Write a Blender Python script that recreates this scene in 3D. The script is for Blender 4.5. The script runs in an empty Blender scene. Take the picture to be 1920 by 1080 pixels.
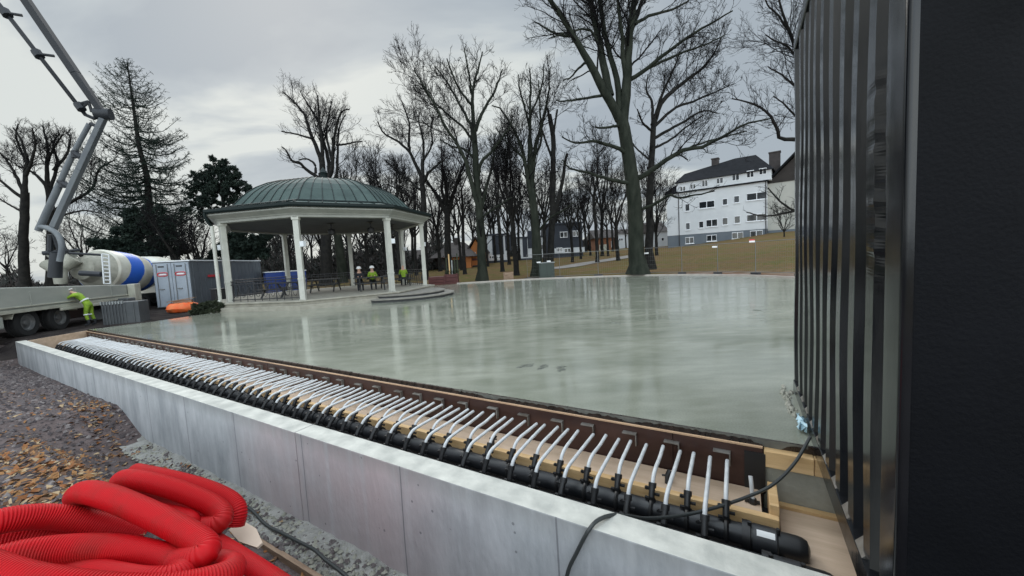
import bpy, math, random
import numpy as np
from mathutils import Vector, Matrix
scene = bpy.context.scene
C = scene.collection
R = math.radians
# ------------------------------------------------------------------ camera
F, PITCH, ROLL, CAMH = 723.0, R(4.4), R(3.15), 1.75
fw = np.array([0, math.cos(PITCH), -math.sin(PITCH)])
r0 = np.array([1.0, 0, 0]); u0 = np.cross(r0, fw)
cr, sr = math.cos(ROLL), math.sin(ROLL)
rt = cr*r0 - sr*u0; up = sr*r0 + cr*u0
cd = bpy.data.cameras.new("camera"); cam = bpy.data.objects.new("camera", cd); C.objects.link(cam)
cd.sensor_width = 36; cd.lens = F/1920*36; cd.clip_start = 0.05; cd.clip_end = 2000
cam.matrix_world = Matrix(((rt[0], up[0], -fw[0], 0), (rt[1], up[1], -fw[1], 0), (rt[2], up[2], -fw[2], CAMH), (0, 0, 0, 1)))
scene.camera = cam
def ray(x, y): return fw + (x-960)/F*rt - (y-540)/F*up
def at(x, y, Y):                       # survey: a point of the photograph at distance Y metres
    q = ray(x, y); return np.array([0, 0, CAMH]) + q*(Y/q[1])
AX = R(-31)                            # the trench runs along s, the slab lies towards +t
ds = np.array([math.cos(AX), math.sin(AX)]); nt = np.array([-math.sin(AX), math.cos(AX)])
def st(s, t, z=0.0):
    p = s*ds + t*nt; return np.array([p[0], p[1], z])
def on_t(x, y, t):                     # survey point on the vertical plane t
    q = ray(x, y); k = t/(q[0]*nt[0]+q[1]*nt[1]); return np.array([0, 0, CAMH]) + q*k
# ------------------------------------------------------------------ objects
def thing(name, label, cat, loc=(0, 0, 0), rotz=0, group=None):
    o = bpy.data.objects.new(name, None); C.objects.link(o)
    o.empty_display_size = .2
    o.location = loc; o.rotation_euler = (0, 0, rotz); o["label"] = label; o["category"] = cat
    if group: o["group"] = group
    return o
def tag(o, label, cat, group=None):
    o["label"] = label; o["category"] = cat
    if group: o["group"] = group
    return o
def kind(o, k): o["kind"] = k; return o
def dup(root, loc=None, rotz=None, label=None, scale=None):
    r = root.copy(); C.objects.link(r)
    if loc is not None: r.location = loc
    if rotz is not None: r.rotation_euler = (0, 0, rotz)
    if scale is not None: r.scale = (scale, scale, scale)
    if label: r["label"] = label
    for ch in list(root.children):
        c = ch.copy(); C.objects.link(c); c.parent = r
        for g in list(ch.children):
            d = g.copy(); C.objects.link(d); d.parent = c
    return r
def np_mesh(name, v, f, mat=None, parent=None, smooth=False, mi=None, mats=None):
    v = np.asarray(v, np.float32).reshape(-1, 3); f = np.asarray(f, np.int32); n = f.shape[1]
    me = bpy.data.meshes.new(name)
    me.vertices.add(len(v)); me.vertices.foreach_set("co", v.ravel())
    me.loops.add(f.size); me.loops.foreach_set("vertex_index", f.ravel())
    me.polygons.add(len(f)); me.polygons.foreach_set("loop_start", np.arange(0, f.size, n, dtype=np.int32))
    me.polygons.foreach_set("use_smooth", np.full(len(f), smooth, dtype=bool))
    for m in (mats or ([mat] if mat else [])): me.materials.append(m)
    if mi is not None: me.polygons.foreach_set("material_index", np.asarray(mi, np.int32))
    me.update(calc_edges=True); me.validate()
    o = bpy.data.objects.new(name, me); C.objects.link(o)
    if parent: o.parent = parent
    return o
class MB:
    def __init__(s): s.v = []; s.f = []
    def add(s, vs, fs, M=None):
        b = len(s.v)
        for p in vs:
            p = Vector([float(c) for c in p]); s.v.append(M @ p if M else p)
        s.f += [[i+b for i in f] for f in fs]; return s
    def box(s, a, b, M=None):
        x0, y0, z0 = [min(p, q) for p, q in zip(a, b)]; x1, y1, z1 = [max(p, q) for p, q in zip(a, b)]
        return s.add([(x0,y0,z0),(x1,y0,z0),(x1,y1,z0),(x0,y1,z0),(x0,y0,z1),(x1,y0,z1),(x1,y1,z1),(x0,y1,z1)],
                     [(0,3,2,1),(4,5,6,7),(0,1,5,4),(1,2,6,5),(2,3,7,6),(3,0,4,7)], M)
    def prism(s, poly, z0, z1, M=None):         # polygon in xy (ccw), extruded along z
        n = len(poly)
        return s.add([(x, y, z0) for x, y in poly]+[(x, y, z1) for x, y in poly],
                     [list(range(n))[::-1], list(range(n, 2*n))]+[(i, (i+1) % n, n+(i+1) % n, n+i) for i in range(n)], M)
    def tube(s, pts, r, n=8, cap=True, M=None):
        pts = [Vector([float(c) for c in p]) for p in pts]; k = len(pts)
        rr = list(r) if hasattr(r, '__len__') else [r]*k
        vs = []; fs = []; u = None
        for i, p in enumerate(pts):
            t = (pts[min(i+1, k-1)]-pts[max(i-1, 0)])
            t = t.normalized() if t.length > 1e-9 else Vector((0, 0, 1))
            if u is None: u = t.orthogonal().normalized()
            u = (u - t*u.dot(t)); u = u.normalized() if u.length > 1e-6 else t.orthogonal().normalized()
            w = t.cross(u)
            vs += [p + (u*math.cos(a)+w*math.sin(a))*rr[i] for a in [2*math.pi*j/n for j in range(n)]]
        for i in range(k-1):
            for j in range(n):
                a, b = i*n+j, i*n+(j+1) % n; fs.append((a, b, b+n, a+n))
        if cap: fs += [list(range(n))[::-1], list(range((k-1)*n, k*n))]
        return s.add(vs, fs, M)
    def lathe(s, prof, n=24, M=None, cap=True):           # (r,z) pairs about z
        vs = []; fs = []; k = len(prof)
        for r, z in prof: vs += [(r*math.cos(2*math.pi*j/n), r*math.sin(2*math.pi*j/n), z) for j in range(n)]
        for i in range(k-1):
            for j in range(n):
                a, b = i*n+j, i*n+(j+1) % n; fs.append((a, b, b+n, a+n))
        if cap: fs += [list(range(n))[::-1], list(range((k-1)*n, k*n))]
        return s.add(vs, fs, M)
    def build(s, name, mat, parent=None, smooth=False, bevel=0, seg=2):
        me = bpy.data.meshes.new(name); me.from_pydata([tuple(v) for v in s.v], [], s.f); me.update()
        if mat: me.materials.append(mat)
        if smooth:
            me.polygons.foreach_set("use_smooth", [True]*len(me.polygons))
            me.set_sharp_from_angle(angle=R(40))
        o = bpy.data.objects.new(name, me); C.objects.link(o)
        if parent: o.parent = parent
        if bevel:
            m = o.modifiers.new("bevel", "BEVEL"); m.width = bevel; m.segments = seg; m.limit_method = 'ANGLE'; m.angle_limit = R(40)
        return o
def rotM(axis, ang, loc=(0, 0, 0)): return Matrix.Translation(Vector([float(c) for c in loc])) @ Matrix.Rotation(ang, 4, axis)
def spline(pts, n=8):                  # Catmull-Rom through points
    P = [np.array(p, float) for p in pts]; P = [2*P[0]-P[1]]+P+[2*P[-1]-P[-2]]; out = []
    for i in range(1, len(P)-2):
        for k in range(n):
            t = k/n; a, b, c, d = P[i-1:i+3]
            out.append(.5*((2*b)+(-a+c)*t+(2*a-5*b+4*c-d)*t*t+(-a+3*b-3*c+d)*t**3))
    out.append(P[-2]); return out
# ------------------------------------------------------------------ materials
def mat(name, col, rough=.7, col2=None, scale=4, detail=5, bump=0, bscale=None, metal=0, spec=.5, stretch=None, lo=.35, hi=.65, coat=0, rough2=None):
    m = bpy.data.materials.new(name); m.use_nodes = True; nt_ = m.node_tree; N = nt_.nodes; L = nt_.links
    b = N["Principled BSDF"]; b.inputs["Roughness"].default_value = rough; b.inputs["Metallic"].default_value = metal
    b.inputs["Specular IOR Level"].default_value = spec; b.inputs["Coat Weight"].default_value = coat
    b.inputs["Base Color"].default_value = (*col, 1)
    if col2 or bump or rough2 is not None:
        tc = N.new("ShaderNodeTexCoord"); mp = N.new("ShaderNodeMapping"); L.new(tc.outputs["Object"], mp.inputs[0])
        if stretch: mp.inputs["Scale"].default_value = stretch
        nz = N.new("ShaderNodeTexNoise"); nz.inputs["Scale"].default_value = scale; nz.inputs["Detail"].default_value = detail
        nz.inputs["Roughness"].default_value = .6
        L.new(mp.outputs[0], nz.inputs["Vector"])
        mr = N.new("ShaderNodeMapRange"); mr.inputs[1].default_value = lo; mr.inputs[2].default_value = hi; L.new(nz.outputs["Fac"], mr.inputs[0])
        if col2:
            mx = N.new("ShaderNodeMix"); mx.data_type = 'RGBA'; L.new(mr.outputs[0], mx.inputs[0])
            mx.inputs[6].default_value = (*col, 1); mx.inputs[7].default_value = (*col2, 1); L.new(mx.outputs[2], b.inputs["Base Color"])
        if rough2 is not None:
            m2 = N.new("ShaderNodeMapRange"); m2.inputs[1].default_value = lo; m2.inputs[2].default_value = hi
            m2.inputs[3].default_value = rough; m2.inputs[4].default_value = rough2; L.new(nz.outputs["Fac"], m2.inputs[0]); L.new(m2.outputs[0], b.inputs["Roughness"])
        if bump:
            n2 = N.new("ShaderNodeTexNoise"); n2.inputs["Scale"].default_value = bscale or scale*6; n2.inputs["Detail"].default_value = 6
            L.new(mp.outputs[0], n2.inputs["Vector"])
            bp = N.new("ShaderNodeBump"); bp.inputs["Strength"].default_value = bump; bp.inputs["Distance"].default_value = .02
            L.new(n2.outputs["Fac"], bp.inputs["Height"]); L.new(bp.outputs[0], b.inputs["Normal"])
    return m
M = {}
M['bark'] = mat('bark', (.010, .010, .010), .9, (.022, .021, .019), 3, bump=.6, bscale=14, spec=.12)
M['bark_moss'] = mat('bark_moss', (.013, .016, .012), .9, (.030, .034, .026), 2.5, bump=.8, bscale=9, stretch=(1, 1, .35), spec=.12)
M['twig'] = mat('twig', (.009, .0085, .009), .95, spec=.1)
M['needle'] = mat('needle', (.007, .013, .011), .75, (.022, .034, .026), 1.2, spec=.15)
M['white_paint'] = mat('white_paint', (.42, .42, .375), .5, (.50, .50, .45), 2, bump=.1)
M['shaded_white_paint'] = mat('shaded_white_paint', (.24, .245, .22), .6, (.30, .30, .27), 2)  # white paint of the cornice, with the eave's shade put into the colour
M['tread'] = mat('tread', (.17, .16, .14), .8, (.24, .225, .195), 3, bump=.3)
M['copper'] = mat('copper', (.026, .046, .043), .65, (.046, .074, .068), 1.3, bump=.1, spec=.3)
M['gutter'] = mat('gutter', (.008, .015, .015), .5, spec=.2)
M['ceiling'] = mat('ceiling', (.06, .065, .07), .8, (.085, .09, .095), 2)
M['stone'] = mat('stone', (.25, .235, .195), .8, (.35, .33, .275), 3, bump=.3)
M['black'] = mat('black', (.012, .012, .013), .45)
M['iron'] = mat('iron', (.02, .02, .024), .5)
M['darkwood'] = mat('darkwood', (.02, .022, .024), .7, (.04, .04, .04), 5)
M['hdpe'] = mat('hdpe', (.010, .011, .013), .33, (.022, .023, .026), 6, rough2=.5)
M['pex'] = mat('pex', (.58, .59, .60), .4, (.46, .475, .48), 7)
M['ply'] = mat('ply', (.46, .335, .235), .7, (.60, .45, .33), 2.5, bump=.15, stretch=(.4, 3, 3))
M['timber'] = mat('timber', (.55, .35, .16), .7, (.70, .48, .25), 3, bump=.15, stretch=(.5, 6, 6))
M['oldtimber'] = mat('oldtimber', (.20, .13, .085), .8, (.33, .23, .16), 3, bump=.4, stretch=(.6, 5, 5))
M['phenolic'] = mat('phenolic', (.026, .010, .008), .32, (.060, .026, .018), 1.6, rough2=.55, bump=.08, stretch=(.5, 1, 2))
M['wetboard'] = mat('wetboard', (.008, .006, .005), .15, (.045, .028, .020), 3, rough2=.5, stretch=(3, 1, .5))
M['ledge'] = mat('ledge', (.50, .33, .20), .7, (.34, .21, .13), 1.5, stretch=(1, 4, 4))
M['steel'] = mat('steel', (.30, .29, .27), .45, (.16, .14, .12), 6, metal=.6)
M['red_hose'] = mat('red_hose', (.46, .004, .008), .5, (.22, .022, .016), 3.0, spec=.18, lo=.50, hi=.85)
M['lorry'] = mat('lorry', (.27, .285, .26), .6, (.35, .355, .32), 1.5, stretch=(.4, 1, 1))
M['lorry_light'] = mat('lorry_light', (.42, .42, .35), .6, (.32, .31, .26), 2)
M['boom'] = mat('boom', (.15, .165, .175), .5, (.09, .10, .115), .8)
M['boom_dark'] = mat('boom_dark', (.007, .009, .013), .6, (.016, .019, .025), .8)
M['tyre'] = mat('tyre', (.012, .012, .013), .85, bump=.3, bscale=30)
M['rim'] = mat('rim', (.10, .105, .11), .5, (.19, .19, .19), 4, metal=.4)
M['drum'] = mat('drum', (.56, .56, .50), .4, (.44, .41, .34), 1.2)
M['drum_blue'] = mat('drum_blue', (.025, .11, .50), .35)
M['cement'] = mat('cement', (.23, .23, .19), .85, (.34, .33, .28), 3, bump=.4)
M['hivis'] = mat('hivis', (.24, .38, .02), .8, (.14, .24, .02), 7, bump=.4)
M['helmet'] = mat('helmet', (.80, .80, .80), .3)
M['skin'] = mat('skin', (.50, .30, .22), .6)
M['trailer_front'] = mat('trailer_front', (.32, .36, .41), .5, (.26, .30, .35), 1.4)
M['trailer_side'] = mat('trailer_side', (.11, .125, .14), .5, (.085, .095, .11), .8)
M['white_metal'] = mat('white_metal', (.66, .68, .70), .45)
M['red'] = mat('red', (.52, .03, .04), .45)
M['redlamp'] = mat('redlamp', (.26, .02, .05), .3)
M['orange'] = mat('orange', (.85, .12, .02), .6, (.78, .20, .06), 4, bump=.5, bscale=6)
M['bluebox'] = mat('bluebox', (.012, .045, .22), .45, (.018, .06, .28), 1)
M['hedge'] = mat('hedge', (.016, .024, .012), .8, (.035, .045, .02), 3)
M['greybox'] = mat('greybox', (.060, .066, .072), .6, (.09, .096, .10), 2)
M['greyleg'] = mat('greyleg', (.30, .32, .32), .5, (.20, .21, .21), 3)
M['render_wall'] = mat('render_wall', (.53, .55, .57), .85, (.60, .615, .63), .3)
M['plinth'] = mat('plinth', (.105, .125, .15), .85, (.13, .15, .17), .5)
M['rooftile'] = mat('rooftile', (.008, .009, .011), .9, (.014, .015, .018), 1.5, bump=.3, bscale=8, spec=.1)
M['beige'] = mat('beige', (.36, .36, .33), .85, (.42, .41, .37), .5)
M['brown_boards'] = mat('brown_boards', (.022, .018, .016), .9, (.034, .028, .025), 1)
M['frame'] = mat('frame', (.74, .75, .77), .5)
M['glass'] = mat('glass', (.012, .015, .018), .08, spec=.6)
M['orange_wall'] = mat('orange_wall', (.34, .12, .035), .85, (.42, .16, .05), .6)
M['brown_roof'] = mat('brown_roof', (.035, .030, .029), .9, (.06, .05, .048), 1)
M['slate_wall'] = mat('slate_wall', (.022, .027, .038), .8, (.032, .038, .050), .6)
M['maroon'] = mat('maroon', (.075, .020, .020), .6, (.10, .03, .028), 2)
M['zinc'] = mat('zinc', (.20, .205, .205), .5, metal=.5)
M['rubber'] = mat('rubber', (.03, .03, .035), .8)
M['cable'] = mat('cable', (.03, .034, .034), .5)
M['bluefilm'] = mat('bluefilm', (.42, .60, .68), .3)
M['sticker'] = mat('sticker', (.75, .75, .75), .5)
M['leaf1'] = mat('leaf1', (.23, .085, .022), .8); M['leaf2'] = mat('leaf2', (.26, .125, .042), .8)
M['leaf3'] = mat('leaf3', (.12, .060, .030), .8); M['leaf4'] = mat('leaf4', (.36, .26, .15), .8)
M['stone1'] = mat('stone1', (.105, .088, .088), .8); M['stone2'] = mat('stone2', (.19, .165, .16), .8); M['stone3'] = mat('stone3', (.050, .040, .042), .85)
M['dirt'] = mat('dirt', (.055, .040, .040), .95, (.120, .090, .086), 9, 8, bump=1.0, bscale=28)
M['gravelpath'] = mat('gravelpath', (.17, .155, .145), .9, (.24, .22, .20), 2)
M['kerb'] = mat('kerb', (.40, .36, .32), .8, (.50, .46, .42), 2, bump=.3)
def concrete_wall_mat():
    m = mat('cast_concrete', (.29, .305, .32), .8, (.45, .46, .475), 2.2, bump=.45, bscale=13, stretch=(1.4, 1, .5)); N = m.node_tree.nodes; L = m.node_tree.links
    b = N["Principled BSDF"]; src = b.inputs["Base Color"].links[0].from_socket
    tc = N.new("ShaderNodeTexCoord"); sx = N.new("ShaderNodeSeparateXYZ"); L.new(tc.outputs["Object"], sx.inputs[0])
    def math_(op, a, bb=None, c=None):
        n = N.new("ShaderNodeMath"); n.operation = op
        for i, v in enumerate((a, bb, c)):
            if v is None: continue
            if isinstance(v, (int, float)): n.inputs[i].default_value = v
            else: L.new(v, n.inputs[i])
        return n.outputs[0]
    nz = N.new("ShaderNodeTexNoise"); nz.inputs["Scale"].default_value = 1.2; L.new(tc.outputs["Object"], nz.inputs["Vector"])
    xs = math_('ADD', sx.outputs[0], math_('MULTIPLY', nz.outputs["Fac"], .03))
    u = math_('DIVIDE', math_('ADD', xs, 1.07), 1.49)
    fr = math_('FRACT', u); d = math_('ABSOLUTE', math_('SUBTRACT', fr, .5))
    seam = math_('GREATER_THAN', d, .4955)
    halo = N.new("ShaderNodeMapRange"); L.new(d, halo.inputs[0]); halo.inputs[1].default_value = .47; halo.inputs[2].default_value = .5
    # pink tint of the panels in the middle of the wall (form oil)
    pk = N.new("ShaderNodeMapRange"); pk.interpolation_type = 'SMOOTHSTEP'
    L.new(math_('ABSOLUTE', math_('SUBTRACT', xs, -3.6)), pk.inputs[0]); pk.inputs[1].default_value = 2.4; pk.inputs[2].default_value = .6
    def mix(f, a, col, t='MIX'):
        n = N.new("ShaderNodeMix"); n.data_type = 'RGBA'; n.blend_type = t
        if isinstance(f, float): n.inputs[0].default_value = f
        else: L.new(f, n.inputs[0])
        L.new(a, n.inputs[6])
        if isinstance(col, tuple): n.inputs[7].default_value = (*col, 1)
        else: L.new(col, n.inputs[7])
        return n.outputs[2]
    n2 = N.new("ShaderNodeTexNoise"); n2.inputs["Scale"].default_value = .9; L.new(tc.outputs["Object"], n2.inputs["Vector"])
    c = mix(math_('MULTIPLY', pk.outputs[0], math_('MULTIPLY', n2.outputs["Fac"], 1.5)), src, (.50, .405, .41))
    # damp irregular band under the coping and vertical run marks
    mp = N.new("ShaderNodeMapping"); mp.inputs["Scale"].default_value = (7, 1, .4); L.new(tc.outputs["Object"], mp.inputs[0])
    n3 = N.new("ShaderNodeTexNoise"); n3.inputs["Scale"].default_value = 1.0; n3.inputs["Detail"].default_value = 5; L.new(mp.outputs[0], n3.inputs["Vector"])
    band = N.new("ShaderNodeMapRange"); L.new(math_('ADD', sx.outputs[2], math_('MULTIPLY', n3.outputs["Fac"], .22)), band.inputs[0]); band.inputs[1].default_value = -.06; band.inputs[2].default_value = .10
    c = mix(math_('MULTIPLY', band.outputs[0], .55), c, (.20, .20, .19))
    st_ = N.new("ShaderNodeMapRange"); L.new(n3.outputs["Fac"], st_.inputs[0]); st_.inputs[1].default_value = .52; st_.inputs[2].default_value = .75
    c = mix(math_('MULTIPLY', st_.outputs[0], .35), c, (.56, .57, .59))
    # bug holes
    vo = N.new("ShaderNodeTexVoronoi"); vo.inputs["Scale"].default_value = 7; L.new(tc.outputs["Object"], vo.inputs["Vector"])
    n4 = N.new("ShaderNodeTexNoise"); n4.inputs["Scale"].default_value = 2.2; L.new(tc.outputs["Object"], n4.inputs["Vector"])
    hole = math_('MULTIPLY', math_('LESS_THAN', vo.outputs["Distance"], .085), math_('GREATER_THAN', n4.outputs["Fac"], .50))
    c = mix(math_('MULTIPLY', hole, .6), c, (.10, .10, .11))
    # formwork joints are cast into the face; not on the top
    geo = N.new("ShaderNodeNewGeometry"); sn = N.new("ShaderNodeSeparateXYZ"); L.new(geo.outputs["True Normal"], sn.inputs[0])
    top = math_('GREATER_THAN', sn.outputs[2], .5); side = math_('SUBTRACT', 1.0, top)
    c = mix(math_('MULTIPLY', math_('MULTIPLY', halo.outputs[0], side), .22), c, (.22, .22, .24))
    c = mix(math_('MULTIPLY', math_('MULTIPLY', seam, side), .65), c, (.12, .12, .13))
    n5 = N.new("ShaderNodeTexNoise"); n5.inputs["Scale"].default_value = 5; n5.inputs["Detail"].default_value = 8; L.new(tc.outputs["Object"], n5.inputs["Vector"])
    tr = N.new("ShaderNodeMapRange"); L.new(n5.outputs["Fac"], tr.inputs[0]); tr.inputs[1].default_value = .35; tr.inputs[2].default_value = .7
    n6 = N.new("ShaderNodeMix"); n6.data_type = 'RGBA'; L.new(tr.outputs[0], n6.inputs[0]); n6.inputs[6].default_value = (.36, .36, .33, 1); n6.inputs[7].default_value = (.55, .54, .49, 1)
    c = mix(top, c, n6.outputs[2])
    L.new(c, b.inputs["Base Color"]); return m
M['wall'] = concrete_wall_mat()
def slab_mat():
    m = bpy.data.materials.new('wet_concrete'); m.use_nodes = True; N = m.node_tree.nodes; L = m.node_tree.links; b = N["Principled BSDF"]
    tc = N.new("ShaderNodeTexCoord")
    def noise(sc, det=5, stretch=None, rough=.6):
        mp = N.new("ShaderNodeMapping"); L.new(tc.outputs["Object"], mp.inputs[0])
        if stretch: mp.inputs["Scale"].default_value = stretch; mp.inputs["Rotation"].default_value = (0, 0, R(8))
        n = N.new("ShaderNodeTexNoise"); n.inputs["Scale"].default_value = sc; n.inputs["Detail"].default_value = det; n.inputs["Roughness"].default_value = rough
        L.new(mp.outputs[0], n.inputs["Vector"]); return n.outputs["Fac"]
    def mr(src, a, bb, c, d, smooth=False):
        n = N.new("ShaderNodeMapRange"); L.new(src, n.inputs[0])
        for i, v in enumerate((a, bb, c, d)): n.inputs[i+1].default_value = v
        return n.outputs[0]
    big = noise(.35, 4, (1, 2.2, 1)); mid = noise(1.6, 6, (1, 2.5, 1)); fine = noise(60, 3); patch = noise(.55, 3, (1, 2.0, 1), .5)
    mx = N.new("ShaderNodeMix"); mx.data_type = 'RGBA'; L.new(mr(mid, .3, .7, 0, 1), mx.inputs[0])
    mx.inputs[6].default_value = (.235, .245, .195, 1); mx.inputs[7].default_value = (.335, .342, .285, 1)
    m2 = N.new("ShaderNodeMix"); m2.data_type = 'RGBA'; L.new(mr(big, .35, .68, 0, .8), m2.inputs[0]); L.new(mx.outputs[2], m2.inputs[6]); m2.inputs[7].default_value = (.165, .178, .138, 1)
    m3 = N.new("ShaderNodeMix"); m3.data_type = 'RGBA'; m3.blend_type = 'MULTIPLY'; m3.inputs[0].default_value = 1; L.new(m2.outputs[2], m3.inputs[6])
    cr_ = N.new("ShaderNodeCombineColor"); g = mr(fine, .25, .75, .82, 1.15)
    for i in range(3): L.new(g, cr_.inputs[i])
    L.new(cr_.outputs[0], m3.inputs[7]); L.new(m3.outputs[2], b.inputs["Base Color"])
    ad = N.new("ShaderNodeMath"); ad.operation = 'ADD'; L.new(mr(mid, .3, .7, .075, .19), ad.inputs[0]); L.new(mr(patch, .40, .50, -.05, .0), ad.inputs[1])
    L.new(ad.outputs[0], b.inputs["Roughness"]); b.inputs["Specular IOR Level"].default_value = .5
    wav = noise(3.0, 5, (.5, 4.5, 1)); hh = N.new("ShaderNodeMath"); hh.operation = 'ADD'
    m4 = N.new("ShaderNodeMath"); m4.operation = 'MULTIPLY'; m4.inputs[1].default_value = .05; L.new(fine, m4.inputs[0])
    L.new(wav, hh.inputs[0]); L.new(m4.outputs[0], hh.inputs[1])
    bp = N.new("ShaderNodeBump"); bp.inputs["Strength"].default_value = .10; bp.inputs["Distance"].default_value = .012; L.new(hh.outputs[0], bp.inputs["Height"])
    L.new(bp.outputs[0], b.inputs["Normal"]); return m
M['slab'] = slab_mat()
def lawn_mat():
    m = bpy.data.materials.new('lawn'); m.use_nodes = True; N = m.node_tree.nodes; L = m.node_tree.links; b = N["Principled BSDF"]; b.inputs["Roughness"].default_value = .95; b.inputs["Specular IOR Level"].default_value = 0
    tc = N.new("ShaderNodeTexCoord")
    def noise(sc, det=6):
        n = N.new("ShaderNodeTexNoise"); n.inputs["Scale"].default_value = sc; n.inputs["Detail"].default_value = det; L.new(tc.outputs["Object"], n.inputs["Vector"]); return n.outputs["Fac"]
    def mr(s, a, bb):
        n = N.new("ShaderNodeMapRange"); L.new(s, n.inputs[0]); n.inputs[1].default_value = a; n.inputs[2].default_value = bb; return n.outputs[0]
    def mix(f, a, c):
        n = N.new("ShaderNodeMix"); n.data_type = 'RGBA'; L.new(f, n.inputs[0])
        for i, v in ((6, a), (7, c)):
            if isinstance(v, tuple): n.inputs[i].default_value = (*v, 1)
            else: L.new(v, n.inputs[i])
        return n.outputs[2]
    c = mix(mr(noise(.35), .42, .62), (.125, .088, .046), (.100, .094, .036))
    c = mix(mr(noise(2.5), .45, .7), c, (.165, .105, .060))
    c = mix(mr(noise(14, 4), .55, .75), c, (.05, .038, .025))
    a = N.new("ShaderNodeAttribute"); a.attribute_name = "bare"; 
    c2 = mix(mr(noise(1.5), .4, .65), (.030, .026, .026), (.055, .048, .045))
    c = mix(a.outputs["Fac"], c, c2)
    a2 = N.new("ShaderNodeAttribute"); a2.attribute_name = "dug"
    c3 = mix(mr(noise(.9), .4, .6), (.15, .080, .050), (.24, .19, .165))
    c = mix(a2.outputs["Fac"], c, c3)
    L.new(c, b.inputs["Base Color"])
    n = N.new("ShaderNodeTexNoise"); n.inputs["Scale"].default_value = 12; n.inputs["Detail"].default_value = 6; L.new(tc.outputs["Object"], n.inputs["Vector"])
    bp = N.new("ShaderNodeBump"); bp.inputs["Strength"].default_value = .7; bp.inputs["Distance"].default_value = .06; L.new(n.outputs["Fac"], bp.inputs["Height"]); L.new(bp.outputs[0], b.inputs["Normal"])
    return m
M['lawn'] = lawn_mat()
def gloss_black():
    m = mat('container_paint', (.004, .0045, .006), .10, (.010, .011, .013), 2.2, rough2=.26, spec=.5, bump=.08, bscale=9, stretch=(1, 1, .3)); return m
M['cont'] = gloss_black()
M['cont_end'] = mat('container_end_paint', (.0022, .0026, .0038), .55, (.0045, .005, .007), 1.2, spec=.11, bump=.12, bscale=70)
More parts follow.
